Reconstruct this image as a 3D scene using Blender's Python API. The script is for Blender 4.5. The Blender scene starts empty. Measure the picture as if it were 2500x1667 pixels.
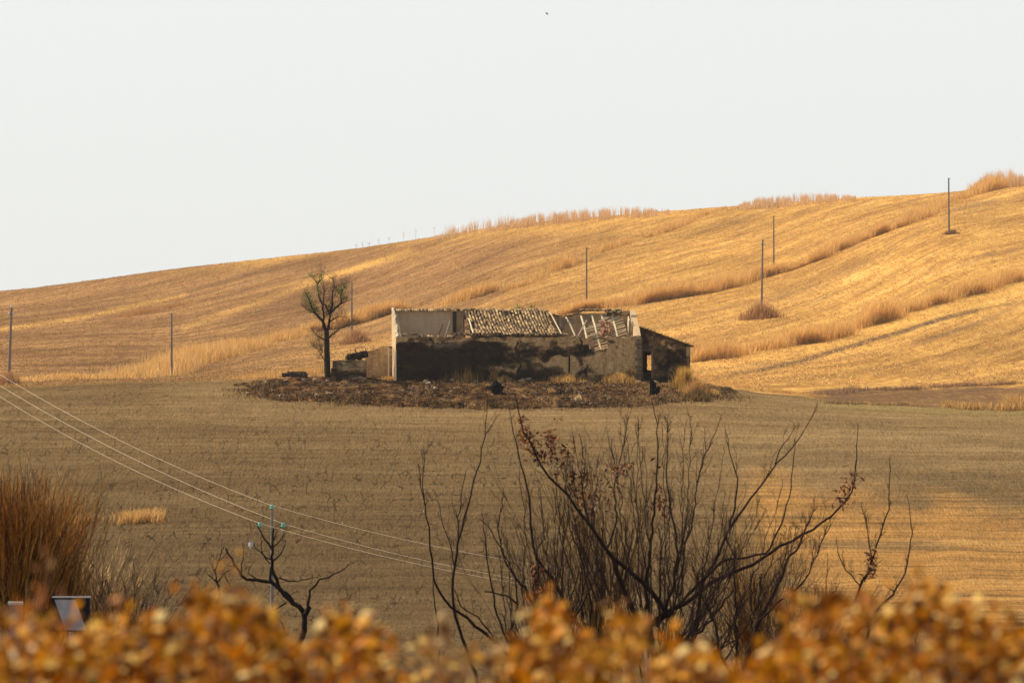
import bpy, math, random
import numpy as np
from mathutils import Vector
random.seed(7); rng=np.random.default_rng(7)
S=bpy.context.scene; COL=S.collection
# ---------------- camera, world, sun, exposure ----------------
cam=bpy.data.objects.new('camera',bpy.data.cameras.new('camera')); COL.objects.link(cam); S.camera=cam
cam.location=(0,0,0); cam.rotation_euler=(math.radians(90),0,0)
cam.data.lens=200; cam.data.sensor_width=36; cam.data.clip_start=0.1; cam.data.clip_end=9000
cam.data.dof.use_dof=True; cam.data.dof.focus_distance=440; cam.data.dof.aperture_fstop=9.0
SUN=Vector((-0.60,0.36,0.72)).normalized()
W=bpy.data.worlds.new('World'); S.world=W; W.use_nodes=True
wn=W.node_tree.nodes; wl=W.node_tree.links; bg=wn['Background']
sky=wn.new('ShaderNodeTexSky'); sky.sky_type='NISHITA'; sky.sun_disc=False
sky.sun_elevation=math.asin(SUN.z); sky.sun_rotation=math.atan2(SUN.x,SUN.y)
sky.altitude=300; sky.air_density=1.0; sky.dust_density=3.0; sky.ozone_density=1.0
mx=wn.new('ShaderNodeMix'); mx.data_type='RGBA'; # the bright haze veil hugs the horizon and thins towards the zenith
tc=wn.new('ShaderNodeTexCoord'); sp=wn.new('ShaderNodeSeparateXYZ'); wl.new(tc.outputs['Generated'],sp.inputs[0])
mr=wn.new('ShaderNodeMapRange'); mr.inputs[1].default_value=.06; mr.inputs[2].default_value=.40; mr.inputs[3].default_value=.9; mr.inputs[4].default_value=.05; wl.new(sp.outputs[2],mr.inputs[0]); wl.new(mr.outputs[0],mx.inputs[0])
mx.inputs[7].default_value=(7.45,7.65,7.55,1)      # thin bright overcast veil
wl.new(sky.outputs[0],mx.inputs[6]); wl.new(mx.outputs[2],bg.inputs[0]); bg.inputs[1].default_value=0.10
sl=bpy.data.lights.new('sun','SUN'); sl.energy=5.0; sl.angle=math.radians(0.6); sl.color=(1.0,0.84,0.58)
so=bpy.data.objects.new('sun',sl); COL.objects.link(so); so.rotation_euler=SUN.to_track_quat('Z','Y').to_euler(); so.location=(-300,200,400)
S.view_settings.view_transform='Standard'; S.view_settings.look='None'; S.view_settings.gamma=1; S.view_settings.exposure=0.27
S.render.engine='CYCLES'

# ---------------- terrain profiles ----------------
F=2500*200/36.0
DK=[2,13,40,85,130,200,260,330,360,390,420,445,463,475,490,540,600,665,720,800,850,925,1000,1150,1280,1330,1500,2600]
near=[-1.7,-2.2,-3.6,-5.6,-8.2,-13.2,-17.4,-18.8,-16.5,-12.8,-8.6]
def R(row,d): return -(row-833.5)*d/F
# columns: rows at 445,463,475 then z-list from rows at the rest
C={
0:[990,948,946,960,950,940,935,915,885,860,830,800,750,712],
250:[988,940,931,945,948,940,932,925,900,868,830,800,735,680],
420:[988,936,929,940,948,940,936,930,918,890,852,812,730,655],
860:[994,928,922,928,935,930,920,905,880,860,832,795,690,607],
1250:[998,930,924,928,935,925,905,885,835,800,760,705,610,547],
1430:[998,930,924,928,935,930,895,860,812,780,741,690,590,530],
1700:[994,938,930,936,945,920,880,845,795,762,715,675,585,508],
1860:[996,962,958,957,948,915,875,835,782,750,705,665,580,498],
2050:[1003,982,981,978,962,930,882,832,765,725,665,615,540,483],
2316:[1014,1000,998,992,968,935,880,820,725,670,600,545,500,470],
2500:[1018,1004,1002,996,975,943,890,825,735,680,612,560,490,445]}
us=np.array(sorted(C)); dk=np.array(DK,float)
Zc=[]
for u in us:
    z=list(near)+[R(r,d) for r,d in zip(C[u],DK[11:25])]
    z+= [z[-1]-0.5, z[-1]-9, z[-1]-60]
    Zc.append(z)
Zc=np.array(Zc)
dg=np.arange(2,2602,2.0); ug=np.arange(-6000,8501,25.0)
Zu=np.array([np.interp(dg,dk,z) for z in Zc])
G=np.array([np.interp(np.clip(ug,0,2500),us,Zu[:,j]) for j in range(len(dg))]).T
def sm(a,n,ax):
    k=np.ones(n)/n; p=n//2
    pad=[(0,0),(0,0)]; pad[ax]=(p,p)
    b=np.pad(a,pad,'edge'); return np.apply_along_axis(lambda v:np.convolve(v,k,'valid'),ax,b)
for _ in range(2): G=sm(G,7,1); G=sm(G,5,0)
def zpd(px,d):
    a=(np.clip(px,-6000,8500)+6000)/25.0; b=(np.clip(d,2,2599)-2)/2.0
    i=np.minimum(a.astype(int),len(ug)-2); j=np.minimum(b.astype(int),len(dg)-2); fa=a-i; fb=b-j
    return (G[i,j]*(1-fa)+G[i+1,j]*fa)*(1-fb)+(G[i,j+1]*(1-fa)+G[i+1,j+1]*fa)*fb
def zg(x,y):
    y=np.maximum(np.asarray(y,float),2.); return zpd(1250+np.asarray(x,float)*F/y,y)
def hit(px,row,dmin=3.,dmax=1400.):
    d=np.arange(dmin,dmax,0.5); r=833.5-zpd(np.full_like(d,px),d)*F/d
    k=np.where(r<=row)[0]
    if not len(k): k=[int(np.argmin(r))]
    k=k[0]; return ((px-1250)*d[k]/F,d[k],zpd(np.array([px]),np.array([d[k]]))[0])
# ---------------- helpers ----------------
def P(px,row,d): return np.array([(px-1250)*d/F,d,-(row-833.5)*d/F])
def tag(o,label=None,cat=None,group=None,kind=None):
    if label: o['label']=label
    if cat: o['category']=cat
    if group: o['group']=group
    if kind: o['kind']=kind
    return o
def empty(name,loc=(0,0,0),rz=0):
    o=bpy.data.objects.new(name,None); o.location=loc; o.rotation_euler=(0,0,rz); o.empty_display_size=.3; COL.objects.link(o); return o
class MB:
    def __init__(s): s.v=[]; s.f=[]; s.c=[]; s.n=0
    def add(s,V,Fc,col=None):
        V=np.asarray(V,float).reshape(-1,3)
        s.v.append(V); s.f+= [tuple(int(i)+s.n for i in f) for f in Fc]
        c=np.ones((len(V),4)); 
        if col is not None:
            col=np.asarray(col,float); c[:,:3]=col
        s.c.append(c); s.n+=len(V)
    def build(s,name,mat,parent=None,smooth=False):
        return mesh(name,np.concatenate(s.v),s.f,mat,parent,np.concatenate(s.c),smooth)
def mesh(name,V,Fc,mat,parent=None,col=None,smooth=False,extra=None):
    me=bpy.data.meshes.new(name); V=np.asarray(V,np.float32)
    if isinstance(Fc,np.ndarray):
        k=Fc.shape[1]; tot=np.full(len(Fc),k); idx=Fc.ravel()
    else:
        tot=np.array([len(f) for f in Fc]); idx=np.array([i for f in Fc for i in f])
    me.vertices.add(len(V)); me.vertices.foreach_set('co',V.ravel())
    me.loops.add(len(idx)); me.loops.foreach_set('vertex_index',idx.astype(np.int32))
    st=np.concatenate([[0],np.cumsum(tot)[:-1]])
    me.polygons.add(len(tot)); me.polygons.foreach_set('loop_start',st.astype(np.int32)); me.polygons.foreach_set('loop_total',tot.astype(np.int32))
    me.polygons.foreach_set('use_smooth',np.full(len(tot),bool(smooth)))
    if col is not None:
        a=me.color_attributes.new('col','FLOAT_COLOR','POINT'); a.data.foreach_set('color',np.asarray(col,np.float32).ravel())
    for nm,cc in (extra or {}).items():
        a=me.color_attributes.new(nm,'FLOAT_COLOR','POINT'); a.data.foreach_set('color',np.asarray(cc,np.float32).ravel())
    me.update(calc_edges=True); me.validate()
    if mat: me.materials.append(mat)
    o=bpy.data.objects.new(name,me); COL.objects.link(o)
    if parent is not None: o.parent=parent
    return o
def vnoise(x,y,seed=0):
    r=np.random.default_rng(seed); T=r.random((256,256))
    x=np.asarray(x,float); y=np.asarray(y,float)
    xi=np.floor(x).astype(int); yi=np.floor(y).astype(int); fx=x-xi; fy=y-yi; fx=fx*fx*(3-2*fx); fy=fy*fy*(3-2*fy)
    g=lambda i,j:T[(i)%256,(j)%256]
    return (g(xi,yi)*(1-fx)+g(xi+1,yi)*fx)*(1-fy)+(g(xi,yi+1)*(1-fx)+g(xi+1,yi+1)*fx)*fy
def fbm(x,y,seed=0,o=4):
    s=0;a=.5
    for k in range(o): s=s+a*vnoise(np.asarray(x)*2**k,np.asarray(y)*2**k,seed+k); a*=.5
    return s/(1-.5**o)
def ss(a,b,x): t=np.clip((np.asarray(x,float)-a)/(b-a),0,1); return t*t*(3-2*t)
def box(m,c,s,rz=0,col=None,R=None,jit=0):
    v=np.array([[x,y,z] for x in(-.5,.5) for y in(-.5,.5) for z in(-.5,.5)])*np.array(s)
    if jit: v=v*(1+rng.uniform(-jit,jit,(8,3)))
    if R is not None: v=v@np.array(R).T
    if rz: ca,sa=math.cos(rz),math.sin(rz); v=v@np.array([[ca,sa,0],[-sa,ca,0],[0,0,1]])
    m.add(v+np.array(c),[(0,1,3,2),(4,6,7,5),(0,4,5,1),(2,3,7,6),(0,2,6,4),(1,5,7,3)],col)
def tube(m,pts,r,n=6,col=None,cap=True):
    pts=np.asarray(pts,float); r=np.broadcast_to(np.asarray(r,float),(len(pts),))
    T=np.gradient(pts,axis=0); T/=np.linalg.norm(T,axis=1)[:,None]+1e-9
    a=np.array([0,1.,0]) if abs(T[0][1])<.8 else np.array([1.,0,0])
    U=np.cross(T,a); U/=np.linalg.norm(U,axis=1)[:,None]+1e-9; Vv=np.cross(T,U)
    an=np.arange(n)*2*math.pi/n
    ring=pts[:,None]+r[:,None,None]*(np.cos(an)[None,:,None]*U[:,None]+np.sin(an)[None,:,None]*Vv[:,None])
    fs=[(i*n+j,i*n+(j+1)%n,(i+1)*n+(j+1)%n,(i+1)*n+j) for i in range(len(pts)-1) for j in range(n)]
    if cap: fs+=[tuple(range(n-1,-1,-1)),tuple((len(pts)-1)*n+j for j in range(n))]
    m.add(ring.reshape(-1,3),fs,col)
def blob(m,c,s,seed,col=None,n=10,k=7,rough=.35,flat=None):
    r=np.random.default_rng(seed); v=[];f=[]
    ph=r.uniform(0,6,6)
    for i in range(k+1):
        th=math.pi*i/k
        for j in range(n):
            p=2*math.pi*j/n; q=1+rough*(math.sin(2*p+ph[0])*math.sin(th+ph[1])*.5+math.sin(3*p+ph[2]+2*th)*.3)+rough*.5*r.uniform(-1,1)*(0<i<k)
            v.append([math.sin(th)*math.cos(p)*q*s[0],math.sin(th)*math.sin(p)*q*s[1],math.cos(th)*q*s[2]])
    for i in range(k):
        for j in range(n): f.append((i*n+j,(i+1)*n+j,(i+1)*n+(j+1)%n,i*n+(j+1)%n))
    m.add(np.array(v)+np.array(c),f,col)
def resample(pts,step):
    pts=np.asarray(pts,float); L=np.concatenate([[0],np.cumsum(np.linalg.norm(np.diff(pts,axis=0),axis=1))])
    n=max(2,int(L[-1]/step)+1); s=np.linspace(0,L[-1],n)
    return np.array([np.interp(s,L,pts[:,k]) for k in range(3)]).T
# ---------------- materials ----------------
def mat(name,build,rough=.9,spec=.2):
    m=bpy.data.materials.new(name); m.use_nodes=True; nt=m.node_tree; b=nt.nodes['Principled BSDF']
    b.inputs['Roughness'].default_value=rough; b.inputs['Specular IOR Level'].default_value=spec
    build(nt,b); return m
def N(nt,t,**k):
    n=nt.nodes.new('ShaderNode'+t)
    for a,v in k.items(): setattr(n,a,v)
    return n
def L(nt,a,b): nt.links.new(a,b)
def attr(nt,nm): n=N(nt,'Attribute'); n.attribute_name=nm; return n
def mapn(nt,scale,rot=(0,0,0),vec=None,loc=(0,0,0)):
    mp=N(nt,'Mapping'); mp.inputs['Scale'].default_value=scale; mp.inputs['Rotation'].default_value=rot; mp.inputs['Location'].default_value=loc
    if vec is None: vec=N(nt,'TexCoord').outputs['Object']
    L(nt,vec,mp.inputs['Vector']); return mp.outputs[0]
def noise(nt,vec,scale=1,detail=4,rough=.55,dist=0):
    n=N(nt,'TexNoise'); n.inputs['Scale'].default_value=scale; n.inputs['Detail'].default_value=detail; n.inputs['Roughness'].default_value=rough; n.inputs['Distortion'].default_value=dist
    L(nt,vec,n.inputs['Vector']); return n.outputs[0]
def ramp(nt,fac,stops,interp='LINEAR'):
    r=N(nt,'ValToRGB'); r.color_ramp.interpolation=interp; e=r.color_ramp.elements
    while len(e)<len(stops): e.new(.5)
    for q,(p,c) in zip(e,stops): q.position=p; q.color=(*c,1) if len(c)==3 else c
    L(nt,fac,r.inputs[0]); return r.outputs[0]
def rng_(nt,v,a,b,c=0,d=1):
    n=N(nt,'MapRange'); n.inputs[1].default_value=a; n.inputs[2].default_value=b; n.inputs[3].default_value=c; n.inputs[4].default_value=d; L(nt,v,n.inputs[0]); return n.outputs[0]
def mixc(nt,f,a,b,bt='MIX'):
    n=N(nt,'Mix'); n.data_type='RGBA'; n.blend_type=bt
    for s,v in ((0,f),(6,a),(7,b)):
        if isinstance(v,(int,float)): n.inputs[s].default_value=v
        elif isinstance(v,tuple): n.inputs[s].default_value=(*v,1) if len(v)==3 else v
        else: L(nt,v,n.inputs[s])
    return n.outputs[2]
def mth(nt,op,a,b=0.):
    n=N(nt,'Math'); n.operation=op
    for s,v in ((0,a),(1,b)):
        if isinstance(v,(int,float)): n.inputs[s].default_value=v
        else: L(nt,v,n.inputs[s])
    return n.outputs[0]
def bump(nt,b,h,dist,strength=1):
    n=N(nt,'Bump'); n.inputs['Distance'].default_value=dist; n.inputs['Strength'].default_value=strength; L(nt,h,n.inputs['Height']); L(nt,n.outputs[0],b.inputs['Normal'])
def vcol(nt,b,scale=6,amt=.35,ao='col'):
    a=attr(nt,ao).outputs[0]; n=noise(nt,N(nt,'TexCoord').outputs['Object'],scale,4)
    c=mixc(nt,1.0,a,ramp(nt,n,[(.25,(1-amt,)*3),(.75,(1+amt*.6,)*3)]),'MULTIPLY'); L(nt,c,b.inputs['Base Color']); return c
def m_vcol(nt,b): vcol(nt,b)
M_COL=mat('weathered',m_vcol)
def m_leafy(name,trans=.35,rough=.7,spec=.3):
    m=bpy.data.materials.new(name); m.use_nodes=True; nt=m.node_tree; b=nt.nodes['Principled BSDF']
    a=attr(nt,'col').outputs[0]; n=noise(nt,N(nt,'TexCoord').outputs['Object'],9,2)
    c=mixc(nt,1.0,a,ramp(nt,n,[(.3,(.8,.8,.8)),(.7,(1.15,1.15,1.15))]),'MULTIPLY')
    L(nt,c,b.inputs['Base Color']); b.inputs['Roughness'].default_value=rough; b.inputs['Specular IOR Level'].default_value=spec
    t=N(nt,'BsdfTranslucent'); L(nt,c,t.inputs[0]); mxs=N(nt,'MixShader'); mxs.inputs[0].default_value=trans
    L(nt,b.outputs[0],mxs.inputs[1]); L(nt,t.outputs[0],mxs.inputs[2]); L(nt,mxs.outputs[0],nt.nodes['Material Output'].inputs[0]); return m
M_GRASS=m_leafy('dry_grass',.6); M_LEAF=m_leafy('green_leaf',.4,.5); M_HEDGE=m_leafy('autumn_leaf',.34,.5,.12)
def m_bark(nt,b):
    a=attr(nt,'col').outputs[0]; v=N(nt,'TexCoord').outputs['Object']
    n=noise(nt,mapn(nt,(14,14,3)),1,5,.6)
    L(nt,mixc(nt,1.0,a,ramp(nt,n,[(.3,(.6,.6,.6)),(.7,(1.5,1.45,1.4))]),'MULTIPLY'),b.inputs['Base Color']); bump(nt,b,n,.02)
M_BARK=mat('bark',m_bark,.95,.1)
def m_metal(nt,b): vcol(nt,b,20,.15)
M_METAL=mat('painted_metal',m_metal,.45,.5)
M_GLASS=mat('insulator_glass',lambda nt,b: (vcol(nt,b,3,.05)),.12,.8)
# ---------------- terrain ----------------
# field mask is position based: the crest in front of the hill
xg=np.concatenate([np.linspace(-6000,-300,40),np.arange(-290,2800,7.),np.linspace(2810,8500,40)])
dgr=np.concatenate([np.arange(2,60,2.),np.arange(60,300,4.),np.arange(300,500,.7),np.arange(500,1345,1.6),np.arange(1350,2598,30.)])
UU,DD=np.meshgrid(xg,dgr,indexing='ij')
Z=zpd(UU,DD); X=(UU-1250)*DD/F; Y=DD
ROW=833.5-Z*F/DD
crest=474.0+6*np.sin(UU/300.)
fieldm=1-ss(crest-1,crest+1,DD+ (fbm(X/1.5,Y/1.5,3)-.5)*4)
Z=Z+ (fbm(X/3.,Y/6.,11)-.5)*.22*ss(250,320,DD) + (fbm(X/.7,Y/1.5,21)-.5)*.10*ss(250,320,DD)
def gz(px,row,sx,sy,ang=0):
    dx=UU-px; dy=ROW-row; a=math.radians(ang); u=dx*math.cos(a)+dy*math.sin(a); v=-dx*math.sin(a)+dy*math.cos(a)
    return np.exp(-(u/sx)**2-(v/sy)**2)
def dseg(poly,w):
    x=UU; y=ROW; best=np.full(UU.shape,1e9)
    for (a,b),(c,d) in zip(poly[:-1],poly[1:]):
        t=np.clip(((x-a)*(c-a)+(y-b)*(d-b))/((c-a)**2+(d-b)**2),0,1); best=np.minimum(best,np.hypot(x-a-t*(c-a),y-b-t*(d-b)))
    return np.exp(-(best/w)**2)
hill=1-fieldm
wob=(fbm(X/6,Y/30,31)-.5)
# R: brown fallow on the hill   G: golden straw   B: dark bare soil / ploughed
brown=np.clip(ss(1650,700,UU-(ROW-600)*1.0)*1.0+.5*gz(1200,620,400,50,-8)+.4*gz(300,740,400,60,-8),0,1)*hill
gold=np.clip(gz(700,625,210,16,-9)+.5*gz(850,660,260,8,-14)+.6*dseg([(450,800),(870,655),(1000,610)],7)+.8*dseg([(0,805),(200,775),(450,720)],6)+
     1.0*dseg([(1700,915),(2050,835),(2300,755),(2500,700)],11)+.5*gz(1300,560,250,10,-5)+.6*gz(2050,800,300,40,-18)+.5*gz(950,850,300,50,0),0,1)*hill
dark=np.clip(dseg([(1690,928),(1850,905),(1960,880),(2100,838),(2200,810),(2260,790),(2380,758)],5)*ss(1700,1900,UU)*1.4+.6*dseg([(2380,758),(2500,735)],5)+
     .45*dseg([(1700,862),(1760,845),(1900,820)],3),0,1)*hill
strip=ss(960,980,ROW+wob*14)*0
pl=((DD>480)&(DD<640)&(UU>1900)).astype(float)*ss(940+(2500-UU)*.012,948+(2500-UU)*.012,ROW+wob*10)*ss(1930,2050,UU)
dark=np.maximum(dark,pl*.95)
# field zones: R orange stubble, G pale straw dust, B darker band / green
orange=np.clip(ss(-40,110,ROW-(1175+70*np.exp(-((UU-2080)/160.)**2)*0+ np.abs(UU-2120)*.12+(fbm(X/2.2,Y/5,33)-.5)*170))*ss(1830,2010,UU+wob*200)*(1-ss(1530,1660,ROW+ wob*100)*.9)+.9*gz(1880,1200,70,50)+.7*gz(1890,1290,60,80),0,1)*fieldm
pale=np.clip(.42*ss(1340,1010,ROW)+.35*ss(900,2200,UU)+.6*gz(1300,1010,900,34)+.6*gz(2000,1090,420,45,3)+.5*gz(520,960,140,35,-8)+.5*gz(2300,1040,300,40,6)+.5*gz(1950,1180,200,60),0,1)*fieldm
green=np.clip(.9*dseg([(2000,985),(2250,1000),(2500,1010)],9),0,1)*fieldm
ln=.5*dseg([(1400,1060),(2000,1100),(2500,1180)],9)+.6*dseg([(1200,1130),(1700,1120),(2100,1130),(2500,1215)],14)+.35*dseg([(1700,1000),(2100,1040),(2500,1090)],8)
n1=len(xg); n2=len(dgr)
a=(np.arange(n1-1)[:,None]*n2+np.arange(n2-1)[None,:]).ravel()
Fq=np.stack([a,a+n2,a+n2+1,a+1],1)
o1=np.ones_like(UU)
c1=np.stack([brown,gold,dark,o1],-1).reshape(-1,4); c2=np.stack([orange,pale,np.clip(ln,0,1)*fieldm,o1],-1).reshape(-1,4); c3=np.stack([fieldm,green,pl,o1],-1).reshape(-1,4)
def m_ground(nt,b):
    A=N(nt,'SeparateColor'); L(nt,attr(nt,'zone').outputs[0],A.inputs[0]); B=N(nt,'SeparateColor'); L(nt,attr(nt,'cover').outputs[0],B.inputs[0]); C_=N(nt,'SeparateColor'); L(nt,attr(nt,'field').outputs[0],C_.inputs[0])
    ang=-math.atan2(0.25,1)   # drilling direction of the hill fields
    ob=N(nt,'TexCoord').outputs['Object']
    # rotate so that texture Y runs along the rows
    rowv=N(nt,'VectorRotate'); rowv.rotation_type='Z_AXIS'; rowv.inputs['Angle'].default_value=-ang; L(nt,ob,rowv.inputs['Vector'])
    rv=rowv.outputs[0]
    s1=noise(nt,mapn(nt,(.20,.008,.05),vec=rv),1,6,.66,.8)
    s2=noise(nt,mapn(nt,(1.0,.04,.1),vec=rv),1,6,.7,.9)
    g1=noise(nt,mapn(nt,(1.7,.13,.6),vec=ob),1,6,.78,.3)
    g2=noise(nt,mapn(nt,(6.,.8,1),vec=ob),1,3,.7)
    big=noise(nt,mapn(nt,(.05,.012,.05),vec=rv),1,3)
    sx=mth(nt,'ADD',mth(nt,'MULTIPLY',s1,.5),mth(nt,'MULTIPLY',s2,.5))
    st=ramp(nt,sx,[(.36,(.22,.122,.052)),(.45,(.39,.215,.070)),(.53,(.54,.310,.092)),(.66,(.68,.43,.155))])
    br=ramp(nt,sx,[(.36,(.125,.070,.044)),(.48,(.205,.113,.060)),(.56,(.30,.168,.080)),(.68,(.46,.275,.125))])
    hillc=mixc(nt,mth(nt,'MULTIPLY',A.outputs[0],.85),st,br)
    hillc=mixc(nt,mth(nt,'MULTIPLY',A.outputs[1],.6),hillc,(.66,.39,.11))
    hillc=mixc(nt,1.0,hillc,ramp(nt,g1,[(.30,(.60,.58,.60)),(.5,(1,1,1)),(.70,(1.28,1.28,1.24))]),'MULTIPLY')
    tr_=noise(nt,mapn(nt,(.11,.004,.05),vec=rv,loc=(3,8,0)),1,4,.6,.5)
    hillc=mixc(nt,rng_(nt,tr_,.56,.70,0,.55),hillc,(.19,.125,.08))
    hillc=mixc(nt,1.0,hillc,ramp(nt,big,[(.32,(.74,.72,.74)),(.68,(1.16,1.15,1.12))]),'MULTIPLY')
    dk=mixc(nt,g1,(.065,.042,.032),(.16,.098,.062))
    hillc=mixc(nt,mth(nt,'MULTIPLY',A.outputs[2],ramp(nt,g1,[(.35,(1,)*3),(.7,(.6,)*3)])),hillc,dk)
    # the bare field
    fl=noise(nt,mapn(nt,(.02,.30,.3),vec=ob),1,5,.62,.2)
    fr=noise(nt,mapn(nt,(.12,1.3,1),vec=ob),1,4,.6,.3)
    fg=noise(nt,mapn(nt,(5.5,.9,1),vec=ob),1,4,.7)
    fb=noise(nt,mapn(nt,(.04,.02,1),vec=ob),1,3)
    fx=mth(nt,'ADD',mth(nt,'MULTIPLY',fl,.55),mth(nt,'MULTIPLY',fr,.45))
    fc=ramp(nt,fx,[(.34,(.084,.055,.028)),(.5,(.115,.077,.038)),(.66,(.158,.108,.054))])
    fc=mixc(nt,mth(nt,'MULTIPLY',B.outputs[1],.8),fc,ramp(nt,fx,[(.34,(.16,.101,.048)),(.5,(.235,.155,.074)),(.66,(.34,.232,.112))]))
    fc=mixc(nt,mth(nt,'MULTIPLY',C_.outputs[1],.28),fc,(.26,.24,.07))
    orn=ramp(nt,fx,[(.36,(.22,.125,.046)),(.5,(.36,.190,.060)),(.64,(.46,.265,.09))])
    fc=mixc(nt,mth(nt,'MULTIPLY',B.outputs[0],ramp(nt,mth(nt,'ADD',mth(nt,'MULTIPLY',fr,.5),mth(nt,'MULTIPLY',fb,.5)),[(.38,(.25,)*3),(.52,(.95,)*3)])),fc,orn)
    fc=mixc(nt,mth(nt,'MULTIPLY',B.outputs[2],.6),fc,(.10,.075,.042))
    fc=mixc(nt,1.0,fc,ramp(nt,fg,[(.3,(.74,.74,.74)),(.5,(1,1,1)),(.7,(1.3,1.3,1.3))]),'MULTIPLY')
    # drying cracks: broken voronoi edges
    wv=N(nt,'TexNoise'); wv.inputs['Scale'].default_value=1.6; wv.inputs['Detail'].default_value=3; L(nt,mapn(nt,(1.,.22,.2),vec=ob),wv.inputs['Vector'])
    add=N(nt,'VectorMath'); add.operation='MULTIPLY_ADD'; L(nt,wv.outputs[1],add.inputs[0]); add.inputs[1].default_value=(.55,.55,.55); L(nt,mapn(nt,(1.7,.21,.26),vec=ob),add.inputs[2])
    vo=N(nt,'TexVoronoi'); vo.feature='DISTANCE_TO_EDGE'; vo.inputs['Scale'].default_value=1.; L(nt,add.outputs[0],vo.inputs['Vector'])
    ck=rng_(nt,vo.outputs[0],.02,.075,1,0)
    pm=noise(nt,mapn(nt,(1.4,.2,.2),vec=ob),1,5,.75)
    ck=mth(nt,'MULTIPLY',ck,rng_(nt,pm,.50,.54,0,1)); ck=mth(nt,'MULTIPLY',ck,mth(nt,'SUBTRACT',1.,mth(nt,'MULTIPLY',B.outputs[0],.9)))
    ck=mth(nt,'MULTIPLY',ck,rng_(nt,fb,.35,.55,.55,1.)); ck=mth(nt,'MULTIPLY',ck,mth(nt,'SUBTRACT',1.,mth(nt,'MULTIPLY',B.outputs[1],.7)))
    fc=mixc(nt,mth(nt,'MULTIPLY',ck,.8),fc,(.022,.015,.010))
    c=mixc(nt,C_.outputs[0],hillc,fc)
    L(nt,c,b.inputs['Base Color'])
    h=mixc(nt,C_.outputs[0],mixc(nt,.5,g1,s2),mixc(nt,.4,fg,fr))
    bump(nt,b,h,.28,.8)
M_GROUND=mat('ground',m_ground,1.0,.0)
g=mesh('ground',np.stack([X,Y,Z],-1).reshape(-1,3),Fq,M_GROUND,None,None,True,{'zone':c1,'cover':c2,'field':c3})
g['kind']='structure'
ZG=Z
def zt(x,y):   # actual ground incl. noise
    x=np.asarray(x,float); y=np.asarray(y,float)
    return zg(x,y)+((fbm(x/3.,y/6.,11)-.5)*.22+(fbm(x/.7,y/1.5,21)-.5)*.10)*ss(250,320,y)
# ---------------- burnt rise carrying the ruin ----------------
bx=np.arange(-27,24,.11); by=np.concatenate([np.arange(438,473,.16)])
BX,BY=np.meshgrid(bx,by,indexing='ij')
cx=-2.1; ea=20.1; cyy=460.5; eb=15.0
def mound_mask(x,y):
    r=(np.abs((x-cx)/ea)**2.6+np.abs((y-cyy)/eb)**2.6)**(1/2.6)
    return ss(1.03,.90,r+(fbm(x/2.5,y/3.5,41)-.5)*.16+(fbm(x/.6,y/.8,45)-.5)*.05)
mm=mound_mask(BX,BY)
def mound_z(x,y):
    m=mound_mask(x,y)
    return zt(x,y)-.12+m*(.42+(fbm(x/2.,y/2.,51)-.5)*.25+(fbm(x/.45,y/.6,52)-.5)*.22)
BZ=mound_z(BX,BY)
m1,m2=BX.shape; a=(np.arange(m1-1)[:,None]*m2+np.arange(m2-1)[None,:]).ravel()
keep=((mm.ravel()[a]>0.001)|(mm.ravel()[a+m2+1]>0.001))
Fm=np.stack([a,a+m2,a+m2+1,a+1],1)[keep]
right=ss(6,18,BX+(fbm(BX/3,BY/3,61)-.5)*8)
front=ss(458,446,BY+(fbm(BX/4,BY/4,62)-.5)*8)
grs=np.clip(right*.7+ss(.55,.75,fbm(BX/1.6,BY/3,63))*.6,0,1)
cc=np.stack([grs,front,mm,np.ones_like(mm)],-1).reshape(-1,4)
def m_mound(nt,b):
    A=N(nt,'SeparateColor'); L(nt,attr(nt,'col').outputs[0],A.inputs[0]); ob=N(nt,'TexCoord').outputs['Object']
    n1=noise(nt,mapn(nt,(1.1,.35,1),vec=ob),1,6,.65,.3); n2=noise(nt,mapn(nt,(5,1.6,5),vec=ob),1,4,.7); n3=noise(nt,mapn(nt,(.3,.2,1),vec=ob),1,3)
    c=ramp(nt,n1,[(.36,(.018,.010,.007)),(.48,(.055,.031,.016)),(.58,(.115,.065,.031)),(.72,(.25,.145,.065))])
    dry=ramp(nt,n1,[(.34,(.10,.065,.032)),(.55,(.22,.145,.075)),(.7,(.36,.24,.11))])
    c=mixc(nt,mth(nt,'MULTIPLY',A.outputs[0],.5),c,dry)
    c=mixc(nt,1.0,c,ramp(nt,n2,[(.3,(.45,.45,.45)),(.5,(1,1,1)),(.72,(1.9,1.8,1.6))]),'MULTIPLY')
    c=mixc(nt,1.0,c,ramp(nt,n3,[(.35,(.7,.7,.7)),(.65,(1.25,1.2,1.15))]),'MULTIPLY')
    L(nt,c,b.inputs['Base Color']); bump(nt,b,n2,.15,1)
M_MOUND=mat('burnt_earth',m_mound,1,.0)
g=mesh('burnt_ground',np.stack([BX,BY,BZ],-1).reshape(-1,3),Fm,M_MOUND,None,cc,True); g['kind']='structure'
def top(x,y):
    x=np.asarray(x,float); y=np.asarray(y,float); return np.maximum(zt(x,y),np.where(mound_mask(x,y)>.02,mound_z(x,y),-1e3))
def clear(m): return m
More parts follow.
